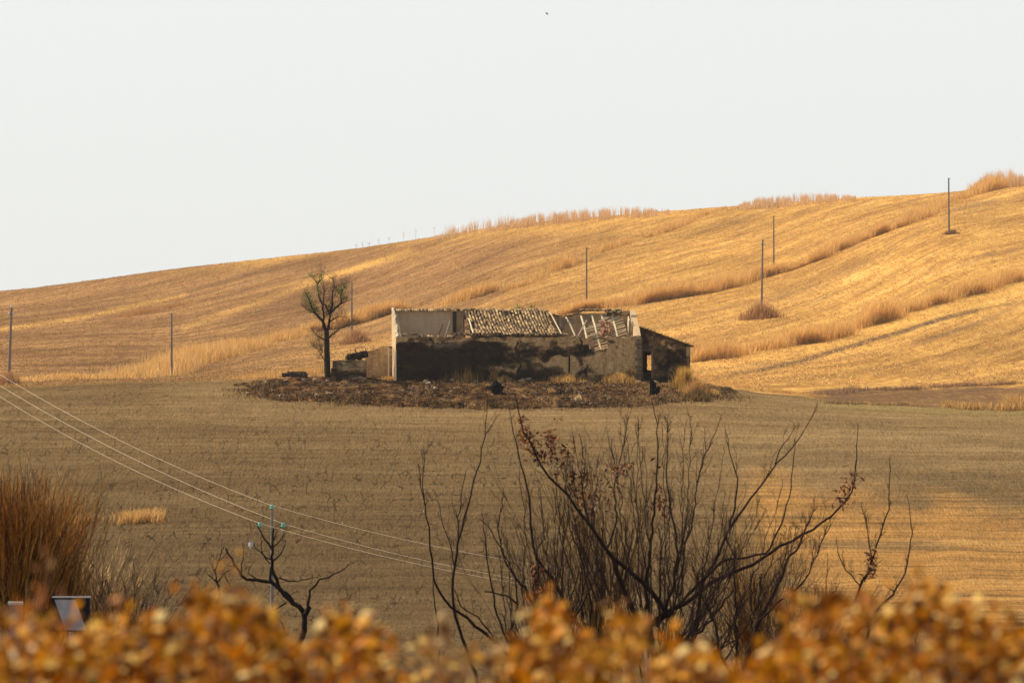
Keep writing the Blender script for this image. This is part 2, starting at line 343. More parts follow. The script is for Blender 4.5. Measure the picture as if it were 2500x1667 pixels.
# ---------------- grass builders ----------------
def blades(x,y,z,h,w,cols,lean=.25,bias=(0,0),curve=.3,root=.35,face=None,name=None):
    n=len(x); az=rng.uniform(0,2*math.pi,n); l=rng.uniform(0,lean,n)*h
    dx=np.cos(az)*l+bias[0]*h; dy=np.sin(az)*l+bias[1]*h
    fa=rng.uniform(-.6,.6,n); wx=np.cos(fa)*w*.5; wy=np.sin(fa)*w*.5
    b=np.stack([x,y,z-.05],-1); mid=b+np.stack([dx*curve,dy*curve,h*.55],-1); tp=b+np.stack([dx,dy,h+.05],-1)
    W_=np.stack([wx,wy,np.zeros(n)],-1)
    V=np.stack([b-W_,b+W_,mid-W_*.8,mid+W_*.8,tp],1).reshape(-1,3)
    i=np.arange(n)*5
    T=np.concatenate([np.stack([i,i+1,i+3],1),np.stack([i,i+3,i+2],1),np.stack([i+2,i+3,i+4],1)])
    c=np.ones((n,5,4)); c[:,:,:3]=cols[:,None,:]; c[:,:2,:3]*=root; c[:,2:4,:3]*=(root+1)/2  # colour darkens towards the root, painting in shade at the blade foot
    return V,T,c.reshape(-1,4)
def pal(n,cs,j=.15):
    cs=np.array(cs); c=cs[rng.integers(0,len(cs),n)]*(1+rng.uniform(-j,j,(n,1))); return c
def grass(name,x,y,h,w,cols,label,cat,kind='stuff',group=None,zf=None,parent=None,**k):
    z=(zf or zt)(x,y); V,T,c=blades(x,y,z,h,w,cols,**k)
    o=mesh(name,V,T,M_GRASS,parent,c)
    return tag(o,label,cat,group,kind)
TAN=[(.80,.47,.16),(.84,.52,.19),(.74,.42,.14),(.88,.60,.25),(.62,.37,.14)]
def strip(name,poly,width,n,h,label,amp=1.,cut=.42,seed=1,cols=TAN):
    pts=np.array([hit(p,r,485) for p,r in poly]); pr=np.array(poly,float)
    seg=np.hypot(*np.diff(pr,axis=0).T); s=np.concatenate([[0],np.cumsum(seg)]); n=int(n*.95); u=rng.uniform(0,s[-1],int(n*2.2))
    x=np.interp(u,s,pts[:,0]); y=np.interp(u,s,pts[:,1])
    # the row edge meanders, tufts thicken and thin along it
    den=fbm(u/16.,u*0+seed,seed*7+3,5); big=fbm(u/80.,u*0+seed,seed*7+9,4)
    off=rng.normal(0,width*.75,len(u))
    x=x+off*.9; y=y+off*2+ (fbm(u/40.,u*0,seed+90)-.5)*6
    k=rng.random(len(u))<np.clip((den*.6+big*.4-cut-.05)*6,0.02,1)
    x,y,den,big=x[k],y[k],den[k],big[k]
    ends=np.minimum(u[k],s[-1]-u[k])/60.
    hh=h*.72*(.1+1.3*np.clip(big+.9*(den-.5),0,1))*rng.uniform(.3,1.15,len(x))*np.clip(.35+ends,0,1)
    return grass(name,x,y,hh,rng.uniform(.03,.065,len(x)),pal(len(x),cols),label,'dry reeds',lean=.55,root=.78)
strip('reed_bed',[(280,925),(450,895),(560,862),(750,812),(900,782),(965,762)],2.2,26000,3.2,'broad diagonal band of tan dry reeds on the hill left of the bare tree',seed=1,cut=.30)
strip('reed_bed',[(1080,742),(1160,725),(1270,700),(1310,680),(1420,636)],1.5,9000,3.0,'tan dry reeds climbing the hill just above the left half of the ruin roof',seed=2,cut=.34)
strip('reed_bed',[(1430,628),(1530,595),(1640,560),(1720,525),(1780,506)],1.2,5000,2.2,'thin line of dry reeds running up to the skyline left of the tall poles',seed=3,cut=.34)
strip('reed_bed',[(1390,765),(1480,750),(1560,742),(1640,730),(1700,722)],2.0,9000,3.4,'tan reed clump on the slope behind the broken rafters',seed=4,cut=.30)
strip('reed_bed',[(1700,722),(1790,700),(1850,680),(1960,652)],1.8,7000,3.0,'dry reeds beside the two middle poles on the hill',seed=5,cut=.34)
strip('reed_bed',[(1960,652),(2100,590),(2200,555),(2260,530),(2300,500),(2400,470),(2500,440)],1.6,12000,3.2,'long diagonal reed line reaching the skyline beside the right pole',seed=6,cut=.32)
strip('reed_bed',[(1690,885),(1800,868),(1960,838),(2000,835),(2110,800),(2200,770),(2300,740),(2400,712),(2500,680)],1.8,20000,3.2,'long golden reed line right of the lean-to, above the dark furrow',seed=8,cut=.36)
strip('dry_grass',[(0,935),(90,928),(200,925),(300,920)],2.0,5000,1.0,'low dry grass behind the left end of the field',seed=9,cut=.36)
strip('dry_grass',[(280,780),(350,765),(440,745)],1.2,1500,1.4,'small rust grass patch high on the left hillside',seed=10,cut=.3,cols=[(.5,.25,.1),(.56,.3,.12)])
strip('dry_grass',[(600,928),(700,915),(800,905),(900,905),(960,910)],3.0,4500,1.3,'pale golden grass behind the foot of the bare tree',seed=12,cut=.25,cols=[(.7,.42,.14),(.6,.36,.13)])
strip('dry_grass',[(1980,962),(2100,955),(2250,950),(2400,942),(2500,935)],1.0,3000,.7,'brown weeds along the top of the ploughed strip at right',seed=13,cut=.36,cols=[(.34,.2,.12),(.42,.26,.13),(.3,.18,.11)])
strip('dry_grass',[(1680,905),(1760,935),(1900,960),(1990,965)],1.5,1500,.5,'golden grass fringe behind the crest right of the ruin',seed=14,cut=.3,cols=[(.7,.42,.14),(.6,.36,.13)])
strip('dry_grass',[(1380,752),(1450,745)],1.,1000,1.4,'low tan grass at the foot of the pole above the roof',seed=15,cut=.2)
# round scrub around pole feet: each a thing
def tuft(name,px,row,dmin,rx,h,n,label,cat='grass tuft',cols=TAN,group=None,zf=None,w=.07,lean=.5,x0=None):
    p=hit(px,row,dmin) if x0 is None else x0
    r=np.abs(rng.normal(0,.5,n))*rx; a=rng.uniform(0,6.28,n); x=p[0]+np.cos(a)*r; y=p[1]+np.sin(a)*r*1.5
    hh=h*np.clip(1.0-.55*(r/rx)**1.2,.12,1)*rng.uniform(.3,1.15,n)*(.6+.8*fbm(x*1.6,y*.6,int(px),3))
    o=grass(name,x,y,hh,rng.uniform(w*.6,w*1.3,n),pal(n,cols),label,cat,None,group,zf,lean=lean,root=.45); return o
SC=[(.50,.26,.12),(.58,.32,.14),(.42,.22,.11)]
tuft('scrub_bush',1858,778,485,2.8,2.6,1800,'round rusty scrub around the foot of the tall middle pole','scrub',SC)
tuft('scrub_bush',868,838,485,2.4,2.2,1300,'small rusty scrub round the pole behind the bare tree','scrub',SC)
tuft('scrub_bush',2322,572,485,1.5,1.0,600,'low dark scrub at the foot of the rightmost pole','scrub',[(.25,.14,.09),(.34,.2,.11)])
tuft('scrub_bush',20,938,485,1.6,1.5,500,'brown scrub at the foot of the leftmost pole','scrub',SC)
# skyline canes
def skyline(px0,px1,n,h,label,dens=4,cols=[(.74,.48,.26),(.82,.58,.34),(.62,.38,.2)],wd=.045,nm='cane_stand'):
    u=rng.uniform(px0,px1,n); u=u[rng.random(n)<np.clip((fbm(u/9.,u*0,px0,4)-.30)*dens,.08,1)]
    y=rng.uniform(1255,1281,len(u)); x=(u-1250)*y/F
    e=np.clip(np.minimum(u-px0,px1-u)/((px1-px0)*.25),0.15,1)
    hh=h*rng.uniform(.3,1.15,len(u))*(.55+.8*fbm(u/18.,u*0,px1,5))*e**.7
    return grass(nm,x,y,hh,np.full(len(u),wd),pal(len(u),cols),label,'dry reeds',lean=.3,root=.8)
skyline(1060,1320,1500,2.9,'row of pale dry canes standing on the skyline above the ruin',5)
skyline(1200,1635,8500,2.4,'dense fringe of pale canes on the skyline above the pole over the roof',6)
skyline(1790,2090,7500,2.2,'soft mound of tan canes on the skyline above the two middle poles',6)
skyline(2370,2530,5200,3.6,'tan canes on the skyline at the right corner',6)
def sapling(px,row,h,label,spread=.6,dm=1200,r=.05):
    p=np.array(hit(px,row,dm)); p[2]=zt(p[0],p[1]); m=MB(); r=.022; h=h*.8; tube(m,[p,p+[0,0,h*.5],p+[.1,0,h]],[r,r*.8,r*.4],4,(.6,.4,.28))
    o=MB(); 
    for k in range(14):
        z0=h*rng.uniform(.3,.9); a=rng.uniform(0,6.28); l=spread*rng.uniform(.5,1)
        tube(o,[p+[0,0,z0],p+[math.cos(a)*l,math.sin(a)*l,z0+l*rng.uniform(.6,1.3)]],[.014,.008],3,(.6,.4,.28))
    e=empty('sapling',p); ob=m.build('stem',M_BARK); tw=o.build('twigs',M_BARK)
    for q in(ob,tw): q.parent=e; q.matrix_parent_inverse=__import__('mathutils').Matrix.Translation(-Vector(p))
    tag(e,label,'sapling','thin bare saplings on the skyline')
for k,(u,r,h) in enumerate([(870,606,1.4),(885,604,1.8),(902,601,1.5),(925,598,2.2),(950,593,2.0),(985,586,2.6),(1015,580,3.0),(1060,571,2.9),(1088,565,2.6)]):
    sapling(u,r+3,h,['first','second','third','fourth','fifth','sixth','seventh','eighth','ninth'][k]+' thin bare sapling from the left in the sparse row on the skyline')
# stubble clumps over the whole hill
n=260000
yy=rng.uniform(500,1290,n); uu=rng.uniform(-150,2650,n); xx=(uu-1250)*yy/F
k=fbm(xx/1.2,yy/12.,71)>.40; xx,yy,uu=xx[k],yy[k],uu[k]
brn=ss(1500,500,uu)
pk=~((yy<650)&(uu>1880)&(833.5-zg(xx,yy)*F/yy>940)); xx,yy,uu,brn=xx[pk],yy[pk],uu[pk],brn[pk]
cb=pal(len(xx),[(.66,.40,.15),(.6,.35,.13),(.52,.3,.11),(.8,.54,.24)],.2)*(1-.45*brn)[:,None]
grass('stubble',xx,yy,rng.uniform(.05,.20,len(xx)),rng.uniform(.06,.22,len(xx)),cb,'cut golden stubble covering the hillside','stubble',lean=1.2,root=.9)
# ---------------- the ruin ----------------
HZ=-3.07; HR=math.radians(5.0); O=P(967,925,463.0); O[2]=HZ
house=empty('farmhouse_ruin',tuple(O),HR)
tag(house,'long roofless stone farmhouse ruin with soot blackened plaster and a patch of tiles','ruined house')
def loc(x,y,z=0): return np.array([x,y,z],float)     # parts are built in the house frame
def wall(name,p0,p1,th,z0,topf,mt,colf,parent,holes=(),dx=.12,dz=.12,rough=.02,botf=None):
    p0=np.array(p0,float); p1=np.array(p1,float); Lh=np.linalg.norm(p1-p0); t=(p1-p0)/Lh; nrm=np.array([t[1],-t[0]])
    nx=int(Lh/dx)+1; xs=np.linspace(0,Lh,nx+1); tops=np.array([topf(x) for x in xs]); nz=int((tops.max()-z0)/dz)+1
    V=[];c=[]
    sd=len(name)*13+int(p0[0]*7)
    for side in(0,1):
        for i,x in enumerate(xs):
            for j in range(nz+1):
                z=z0+(tops[i]-z0)*j/nz
                off=(fbm(np.array([x*1.5]),np.array([z*1.5]),sd+side,4)[0]-.5)*rough*4
                q=p0+t*x+nrm*((0 if side==0 else -th)+ (off if side==0 else -off))
                V.append((q[0],q[1],z)); c.append((*colf(x,z,side),1))
    m=(nz+1); S2=(nx+1)*m
    cell=np.ones((nx,nz),bool)
    for (a,b,c0,c1) in holes:
        for i in range(nx):
            for j in range(nz):
                xm=(xs[i]+xs[i+1])/2; zm=z0+((tops[i]+tops[i+1])/2-z0)*(j+.5)/nz
                if a<xm<b and c0<zm<c1: cell[i,j]=False
    Fs=[]
    for i in range(nx):
        for j in range(nz):
            if not cell[i,j]: continue
            a=i*m+j; Fs.append((a,a+m,a+m+1,a+1)); b=a+S2; Fs.append((b,b+1,b+m+1,b+m))
            for (di,dj,e) in((-1,0,(a,a+1)),(1,0,(a+m+1,a+m)),(0,-1,(a+m,a)),(0,1,(a+1,a+m+1))):
                ii,jj=i+di,j+dj
                if not(0<=ii<nx and 0<=jj<nz) or not cell[ii,jj]: Fs.append((e[0],e[1],e[1]+S2,e[0]+S2))
    return mesh(name,V,Fs,mt,parent,np.array(c))
def m_plaster(nt,b):
    A=N(nt,'SeparateColor'); L(nt,attr(nt,'col').outputs[0],A.inputs[0]); ob=N(nt,'TexCoord').outputs['Object']
    n1=noise(nt,mapn(nt,(.55,.55,.8),vec=ob),1,6,.62,.3); n2=noise(nt,mapn(nt,(2.6,2.6,.7),vec=ob),1,5,.65); n3=noise(nt,mapn(nt,(4.5,4.5,5),vec=ob),1,5,.75)
    # exposed masonry / plaster
    pl=ramp(nt,n2,[(.3,(.42,.235,.10)),(.5,(.64,.385,.165)),(.7,(.78,.53,.26))])
    st=ramp(nt,n3,[(.3,(.075,.043,.026)),(.6,(.14,.083,.045)),(.75,(.23,.145,.075))])
    vz=N(nt,'TexVoronoi'); vz.inputs['Scale'].default_value=1.; L(nt,mapn(nt,(2.6,2.6,4.6),vec=ob),vz.inputs['Vector'])
    vb=N(nt,'SeparateColor'); L(nt,vz.outputs['Color'],vb.inputs[0])
    st=mixc(nt,1.0,st,ramp(nt,vb.outputs[0],[(0,(.45,.45,.45)),(1,(1.9,1.8,1.6))]),'MULTIPLY')
    c=mixc(nt,ramp(nt,mth(nt,'ADD',mth(nt,'MULTIPLY',n1,.5),mth(nt,'MULTIPLY',A.outputs[1],.5)),[(.475,(0,0,0)),(.505,(.9,.9,.9))]),pl,st)
    n4=noise(nt,mapn(nt,(.9,.9,1.5),vec=ob,loc=(7,3,1)),1,5,.62,.6)
    sf=mth(nt,'ADD',mth(nt,'ADD',mth(nt,'MULTIPLY',n2,.45),mth(nt,'MULTIPLY',n4,1.15)),mth(nt,'SUBTRACT',mth(nt,'MULTIPLY',A.outputs[0],.56),.80))
    c=mixc(nt,ramp(nt,sf,[(.26,(0,0,0)),(.36,(.35,.35,.35)),(.385,(.62,.62,.62)),(.50,(.8,.8,.8)),(.53,(.92,.92,.92)),(.72,(.97,.97,.97))]),c,mixc(nt,n4,(.012,.009,.009),(.034,.025,.020)))
    c=mixc(nt,1.0,c,ramp(nt,n3,[(.3,(.55,.55,.55)),(.5,(1,1,1)),(.7,(1.35,1.33,1.3))]),'MULTIPLY')
    # blue channel: pale lime plaster
    c=mixc(nt,A.outputs[2],c,mixc(nt,n2,(.52,.40,.25),(.66,.53,.35)))
    L(nt,c,b.inputs['Base Color']); bump(nt,b,n3,.04,.8)
M_PL=mat('sooty_plaster',m_plaster,.95,.05)
def g2(x,z,cx,cz,sx,sz): return math.exp(-((x-cx)/sx)**2-((z-cz)/sz)**2)
def frontcol(x,z,side):
    if side==1: return (.5,.4,.05)
    w1=fbm(np.array([x*.9+3]),np.array([z*1.2]),91,4)[0]-.5; w2=fbm(np.array([x*.9+30]),np.array([z*1.2+9]),92,4)[0]-.5; xr,zr=x,z; x=x+w1*2.6; z=z+w2*1.5*(1 if z<2.9 else .4)
    soot=1.12 if x<6.5 else 1.12-(x-6.5)*.055
    if x>9: soot-=.05
    soot+= .55*g2(x,z,7.8,2.1,1.5,.8)+.45*g2(x,z,3.5,1.,3.,1.2)+.55*g2(x,z,13.3,2.1,1.1,.45)+.45*g2(x,z,16.9,2.75,.5,.9)+.3*g2(x,z,11.,.9,1.,.6)
    soot+= .5*g2(x,z,15.,1.9,.5,.8)+.35*ss(.9,.0,z)+.5*g2(x,z,1.4,.6,1.5,.5)
    soot-= .9*ss(2.95,3.2,z)*(1 if x<12 else .3)+.35*g2(x,z,3.7,2.75,1.2,.3)+.55*g2(x,z,8.5,1.05,1.4,.35)+.6*g2(x,z,9.2,2.9,1.2,.5)
    soot-= .75*g2(x,z,13.2,1.35,1.6,.5)+.7*g2(x,z,16.5,1.3,1.6,.8)+.4*g2(x,z,18.5,2.2,1.2,1.0)+.4*g2(x,z,13.9,2.9,1.2,.35)
    stone=.42+.4*g2(x,z,10.8,2.3,1.0,.6)+.55*g2(x,z,13.4,2.3,1.2,.5)+.3*g2(x,z,15.2,1.6,.6,.8)-.3*g2(x,z,16.5,1.2,2,.8)-.3*g2(x,z,13,1.3,1.5,.4)
    # long cracks
    for cxk,dxk in((9.95,.12),(15.35,.25),(2.9,.0)):
        xx=cxk+dxk*math.sin(zr*1.7)+.1*math.sin(zr*7)
        if abs(xr-xx)<.07: soot+=.8
    return (float(np.clip(soot,0,1.3)),float(np.clip(stone,0,1)),0.25*g2(x,z,4.0,2.8,1.1,.22)+.6*g2(xr,zr,10.75,2.55,.13,.11))
ftop=lambda x: 3.42+ (fbm(np.array([x*2.2]),np.array([1.]),5,3)[0]-.5)*.22
wall('front_wall',(0,0),(20.1,0),.45,-.5,ftop,M_PL,frontcol,house,holes=[(15.8,16.45,2.5,3.2),(16.3,17.0,2.36,3.24),(16.8,17.3,2.5,3.12)])
def btop(x):
    base=5.62+(fbm(np.array([x*1.6]),np.array([3.]),8,3)[0]-.5)*.08
    if x>12.6:
        s=float(ss(12.6,13.,x))*(1-float(ss(18.7,18.9,x))) if x<18.9 else 0
        base-= .42*s*(1-float(ss(14.5,15.7,x))*.5)+ .2*s*abs(fbm(np.array([x*1.7]),np.array([9.]),4,4)[0]-.5)
    return base
def backcol(x,z,side):
    if side==1: return (.1,.3,.5)
    soot=.05+.25*ss(12,14,x)+.5*ss(5.35,5.6,z)*.5
    if abs(x-3.9)<.12: soot+=.35*ss(3.5,5.3,z)
    soot+=.3*g2(x,z,5.8,5.1,.8,.6)+.25*g2(x,z,14,4.9,1,.4)
    if x<6.4: return (soot,.15,.80-.45*ss(4.6,6.2,x)) 
    return (.30+soot*.6,.3,.35)
wall('back_wall',(0,5.0),(20.1,5.0),.45,-.5,btop,M_PL,backcol,house,dx=.16,dz=.2)
# side walls follow the roof slope
gl=lambda x:3.45+ (5.62-3.45)*x/4.5
lime=lambda x,z,s:(.05,.1,.85)
wall('end_wall',(0,5.0),(0,.14),.40,-.5,lambda x:5.62-(5.62-3.45)*x/5.0+(fbm(np.array([x*3.]),np.array([2.]),5,3)[0]-.5)*.12,M_PL,lambda x,z,s:(.12,.1,.8) ,house,dx=.2,dz=.3)
wall('end_wall',(20.1,.45),(20.1,4.99),.42,-.5,lambda x:min(5.62,3.55+(5.62-3.55)*x/4.4)+(fbm(np.array([x*3.]),np.array([2.]),15,3)[0]-.5)*.1-(.5 if 3.2<x<3.5 else 0),M_PL,lambda x,z,s:(.0,.1,.75),house,dx=.2,dz=.3)
# partition under the tiled bay + dark pier against the back wall
wall('partition_wall',(6.2,.46),(6.2,4.98),.3,-.5,lambda x:3.3+(5.3-3.3)*x/4.6,M_PL,lambda x,z,s:(.5,.5,.1),house,dx=.3,dz=.3)
wall('partition_wall',(13.0,.46),(13.0,4.98),.3,-.5,lambda x:3.2+(5.0-3.2)*x/4.6,M_PL,lambda x,z,s:(.4,.5,.15),house,dx=.3,dz=.3)
m=MB(); box(m,(5.15,4.85,2.6),(.28,.26,5.9),col=(.07,.055,.045)); m.build('wall_pier',M_COL,house)
# pale corner pilaster on the left corner
m=MB(); box(m,(-.02,-.04,.9),(.10,.10,2.9),col=(.62,.56,.42)); m.build('corner_post',M_COL,house)
m=MB(); tube(m,[(-.5,1.6,-.3),(-.5,1.6,2.6)],.05,6,(.55,.5,.42)); m.build('drainpipe',M_METAL,house)
m=MB(); box(m,(14.15,-.06,.95),(.12,.09,2.0),col=(.035,.02,.015)); m.build('iron_post',M_COL,house)
# ---- tiles ----
TC=[(.44,.29,.14),(.54,.37,.18),(.34,.22,.11),(.26,.17,.09),(.15,.10,.06),(.42,.25,.12),(.62,.44,.22),(.22,.15,.09),(.10,.07,.05)]
def tile(m,c,ax,up,Lt=.42,r=.095,col=(.5,.4,.3),inv=False):
    ax=np.array(ax,float); ax/=np.linalg.norm(ax); up=np.array(up,float); up-=ax*up.dot(ax); up/=np.linalg.norm(up); sd=np.cross(ax,up)
    V=[]
    for e,(t,rr) in enumerate(((-Lt/2,r*1.12),(Lt/2,r*.88))):
        for q in(rr,rr-.018):
            for k in range(6):
                a=math.pi*k/5; s=1 if not inv else -1
                V.append(np.array(c)+ax*t+sd*math.cos(a)*q+up*(math.sin(a)*q*s))
    Fs=[]
    for k in range(5): Fs+=[(k,k+1,13+k,12+k),(6+k,18+k,19+k,7+k),(k,6+k,7+k,k+1),(12+k,13+k,19+k,18+k)]
    Fs+=[(0,12,18,6),(5,11,17,17-0)] if 0 else [(0,12,18,6),(5,11,23,17)]
    m.add(V,Fs,col)
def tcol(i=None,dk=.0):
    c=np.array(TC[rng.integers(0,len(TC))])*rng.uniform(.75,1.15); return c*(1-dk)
slope=np.array([0,-4.9,-(5.62-3.55)]); slope/=np.linalg.norm(slope); upn=np.array([0,-slope[2],slope[1]])*-1; upn=np.array([0,-.39,.92])
m=MB(); 
ncol=27; x0,x1=6.05,12.75
for i in range(ncol):
    for j in range(17):
        t=(j+.3)/17.
        x=x0+(x1-x0)*i/(ncol-1)+ .50*t**1.6 + rng.normal(0,.018)
        y=4.95-5.15*t; z=5.70-2.10*t -.22*math.sin(math.pi*t)*(.5+.5*math.sin(i*.5+1)) -.10*ss(.6,1,t)*rng.random()
        if i in(13,) and j<4: continue
        if i<2 and 4<j<12 and rng.random()<.75: continue
        if rng.random()<.03 : continue
        ax=slope+np.array([.10+.09*math.sin(j*.7+i*.15)+rng.normal(0,.05),0,rng.normal(0,.04)])
        tile(m,(x,y,z+rng.normal(0,.012)),ax,upn,col=tcol(dk=.35 if (i*7+j*3)%5==0 else 0),r=.088,Lt=.36)
        if i<ncol-1 and rng.random()<.96: tile(m,(x+(x1-x0)/(ncol-1)/2,y,z-.055),ax,upn,col=tcol(dk=.5),r=.085,Lt=.36,inv=True)  # channel tiles coloured darker, as painted shadow between the cover tiles
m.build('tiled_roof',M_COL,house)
m=MB()   # deck below the tiles
V=[(6.15,4.9,5.47),(12.9,4.9,5.47),(13.25,.1,3.36),(6.6,.1,3.36)]; V2=[(a,b,c-.1) for a,b,c in V]
m.add(V+V2,[(0,1,2,3),(7,6,5,4),(0,4,5,1),(1,5,6,2),(2,6,7,3),(3,7,4,0)],(.09,.06,.04)); m.build('roof_boards',M_COL,house)
m=MB(); tube(m,[(13.02,4.3,5.42),(13.62,.0,3.5)],.07,5,(.6,.47,.3)); m.build('verge_board',M_COL,house)
m=MB(); tube(m,[(6.2,3.2,4.95),(6.36,.0,3.55)],.075,5,(.72,.6,.4)); m.build('verge_board',M_COL,house)
# eave remains along the front wall, tiles on the back wall and on the left verge
m=MB()
def scraps(xa,xb,n,y,zf,big=1.,sx=.5,ends=False,dk=0,zj=.05):
    for _ in range(n):
        x=rng.uniform(xa,xb); a=rng.uniform(-sx,sx); 
        ax=(math.sin(a),-math.cos(a),rng.normal(-.1,.12)) if not ends else (1,rng.normal(0,.2),rng.normal(0,.08))
        tile(m,(x,y+rng.uniform(-.12,.16),zf(x)+rng.uniform(0,zj)),ax,(0,rng.normal(0,.2),1),Lt=rng.uniform(.25,.42)*big,r=rng.uniform(.075,.105)*big,col=tcol(dk=dk))
scraps(.3,1.9,16,.2,lambda x:3.52,ends=True,zj=.16,dk=.3); scraps(1.8,5,14,.2,lambda x:3.46,1,.6,zj=.03,dk=.1); scraps(4.6,6.6,34,.2,lambda x:3.5,zj=.22,sx=1.2,dk=.4)
scraps(6.4,13.8,150,.1,lambda x:3.5,zj=.22,sx=.9,dk=.25); scraps(11,14.0,50,.1,lambda x:3.47,zj=.16,sx=1.2); scraps(13.8,20,20,.2,lambda x:3.42,.8,1.4,zj=.05,dk=.5)
m.build('eave_tiles',M_COL,house)
m=MB()
for k in range(42): 
    x=.1+k*.147; 
    if rng.random()<.93: tile(m,(x,4.85,5.62+rng.normal(0,.012)),(rng.normal(0,.08),-1,-.3),(0,0,1),Lt=.5,r=.085,col=tcol(dk=.2))
scraps(4.6,7,20,4.85,lambda x:5.62,zj=.08,sx=1); scraps(12.7,15.5,46,4.9,lambda x:btop(x)-.02,.8,1.5,zj=.07,dk=.45)
m.build('ridge_tiles',M_COL,house)
m=MB(); scraps(15.5,18.9,80,4.75,lambda x:5.56,1,.9,zj=.12,dk=.25)
scraps(17.6,19.0,60,4.35,lambda x:5.35+rng.uniform(-.25,.1),1,.6,zj=.12,dk=.0); m.build('ridge_tiles',M_COL,house)
m=MB()
for k in range(15):
    t=k/14.; y=4.8-4.7*t; z=5.68-(5.62-3.45)*t
    tile(m,(.12+rng.normal(0,.03),y,z),(rng.normal(0,.2),-1,-.43),(0,0,1),Lt=.45,r=.12,col=np.array((.66,.54,.36))*rng.uniform(.6,1.1))
m.build('verge_tiles',M_COL,house)
# ---- exposed rafters and battens of the fallen bay ----
def rpt(x,t,dz=0): return np.array([x+.42*t,4.45-3.3*min(t,1.05),5.25-2.95*t+dz])
for i,x in enumerate((15.55,16.45,17.25,18.1)):
    m=MB(); t0=(.03,.0,.0,.06)[i]; bw=[rpt(x,t0),rpt(x+.03,.35,.05),rpt(x,.7),rpt(x+.02,.98)]
    tube(m,bw,[.09,.10,.095,.09],5,(.82,.68,.44)); m.build('rafter',M_COL,house)
for j in range(15):
    t=.0+j*.068; xa=15.55+(.1 if j%3 else .4)+ (.0 if j>2 else 1.2); xb=18.95
    m=MB(); a=rpt(xa,t+.15,.09); b=rpt(xb,t-.13+rng.uniform(-.02,.02),.09)
    tube(m,[a,(a+b)/2+[0,0,-.05],b],.045,4,np.array((.82,.68,.44))*rng.uniform(.7,1.1)); m.build('batten',M_COL,house)
for (a,b,r,c) in (((14.25,3.6,5.05),(14.85,2.0,3.5),.085,(.74,.62,.38)),((14.25,3.2,4.9),(13.3,2.4,2.9),.06,(.16,.11,.08)),((13.5,3.4,4.7),(14.0,2.4,3.0),.05,(.1,.08,.06)),((15.9,3.2,4.8),(14.9,1.6,3.3),.06,(.62,.5,.34)),
                  ((4.05,3.,4.5),(3.2,2.,2.6),.04,(.10,.07,.05)),((4.65,3.2,4.8),(3.9,2,2.8),.045,(.5,.42,.3)),((6.1,2.6,4.4),(4.9,1.2,3.4),.06,(.3,.2,.13))):
    m=MB(); tube(m,[a,(np.array(a)+np.array(b))/2+[.03,0,.04],b],r,5,c); m.build('fallen_beam',M_COL,house)
m=MB()
for _ in range(34):
    t=rng.uniform(.25,.62); x=rng.uniform(17.15,17.9) if t<.6 else rng.uniform(16.6,17.5)
    a=rng.uniform(-.4,.8); tile(m,rpt(x-.35*t,t,.12+rng.uniform(0,.1)),(math.sin(a),-.8,-.5),(0,-.4,.9),Lt=.45,r=.1,col=np.array([(.36,.15,.07),(.22,.09,.05),(.46,.27,.14)][rng.integers(0,3)])*rng.uniform(.7,1.1))
m.build('slipped_tiles',M_COL,house)
m=MB()   # rubble inside
for _ in range(160):
    box(m,(rng.uniform(.6,19.5),rng.uniform(.8,4.4),rng.uniform(-.1,.5)),rng.uniform(.15,.6,3),rng.uniform(0,3),np.array((.3,.2,.12))*rng.uniform(.4,1.2),jit=.3)
m.build('inside_rubble',M_COL,house)
# white board leaning in the right corner
m=MB(); box(m,(19.35,3.2,4.2),(.08,.8,1.7),col=(.72,.62,.45),R=[[1,0,.0],[0,.9,-.43],[0,.43,.9]]); m.build('leaning_board',M_COL,house)
# ---- lean-to on the right ----
def lcol(x,z,s):
    if s==1: return (.6,.5,.05)
    soot=.66+.35*g2(x,z,2.7,1.3,1.2,1.)+.3*g2(x,z,.4,2.9,.8,.6)-.6*g2(x,z,1.3,3.05,.55,.4)-.5*g2(x,z,2.3,2.75,1.0,.28)-.55*ss(3.75,4.,x)-.5*g2(x,z,1.1,.9,.22,1.4)-.4*g2(x,z,2.6,.9,.12,.6)+.25*ss(.5,0,z)
    return (float(np.clip(soot,0,1.2)),.62,.10*ss(3.8,4.1,x))
ltop=lambda x:4.22-(4.22-2.72)*x/4.15
wall('lean_to_wall',(20.12,1.5),(24.27,1.5),.35,-.6,ltop,M_PL,lcol,house,holes=[(.15,.95,.1,2.27)],dx=.1,dz=.1)
wall('lean_to_wall',(20.32,5.4),(24.27,5.4),.3,-.6,lambda x:ltop(x)-.1,M_PL,lcol,house,holes=[(.86,1.26,.7,1.95)],dx=.12,dz=.12)
wall('lean_to_wall',(24.27,1.5),(24.27,5.4),.3,-.6,lambda x:2.62,M_PL,lambda x,z,s:(.4,.4,.1),house,dx=.2,dz=.2)
m=MB(); A_=[(20.1,1.25,4.30),(24.6,1.25,2.68),(24.6,5.6,2.68),(20.1,5.6,4.30)]; B_=[(a,b,c-.07) for a,b,c in A_]
m.add(A_+B_,[(0,1,2,3),(7,6,5,4),(0,4,5,1),(1,5,6,2),(2,6,7,3),(3,7,4,0)],(.12,.085,.055)); 
for k in range(16):
    x=20.2+k*.28; tile(m,(x,1.3,4.30-(x-20.1)*.36+.03),(rng.normal(0,.15),-1,0),(0,0,1),Lt=.4,r=.08,col=tcol(dk=.6))
m.build('lean_to_roof',M_COL,house)
m=MB(); box(m,(20.32,1.47,1.15),(.10,.12,2.2),col=(.2,.14,.08)); box(m,(21.12,1.47,1.15),(.12,.12,2.2),col=(.30,.23,.13)); box(m,(20.72,1.46,2.33),(1.0,.14,.14),col=(.14,.10,.06)); m.build('door_frame',M_COL,house)
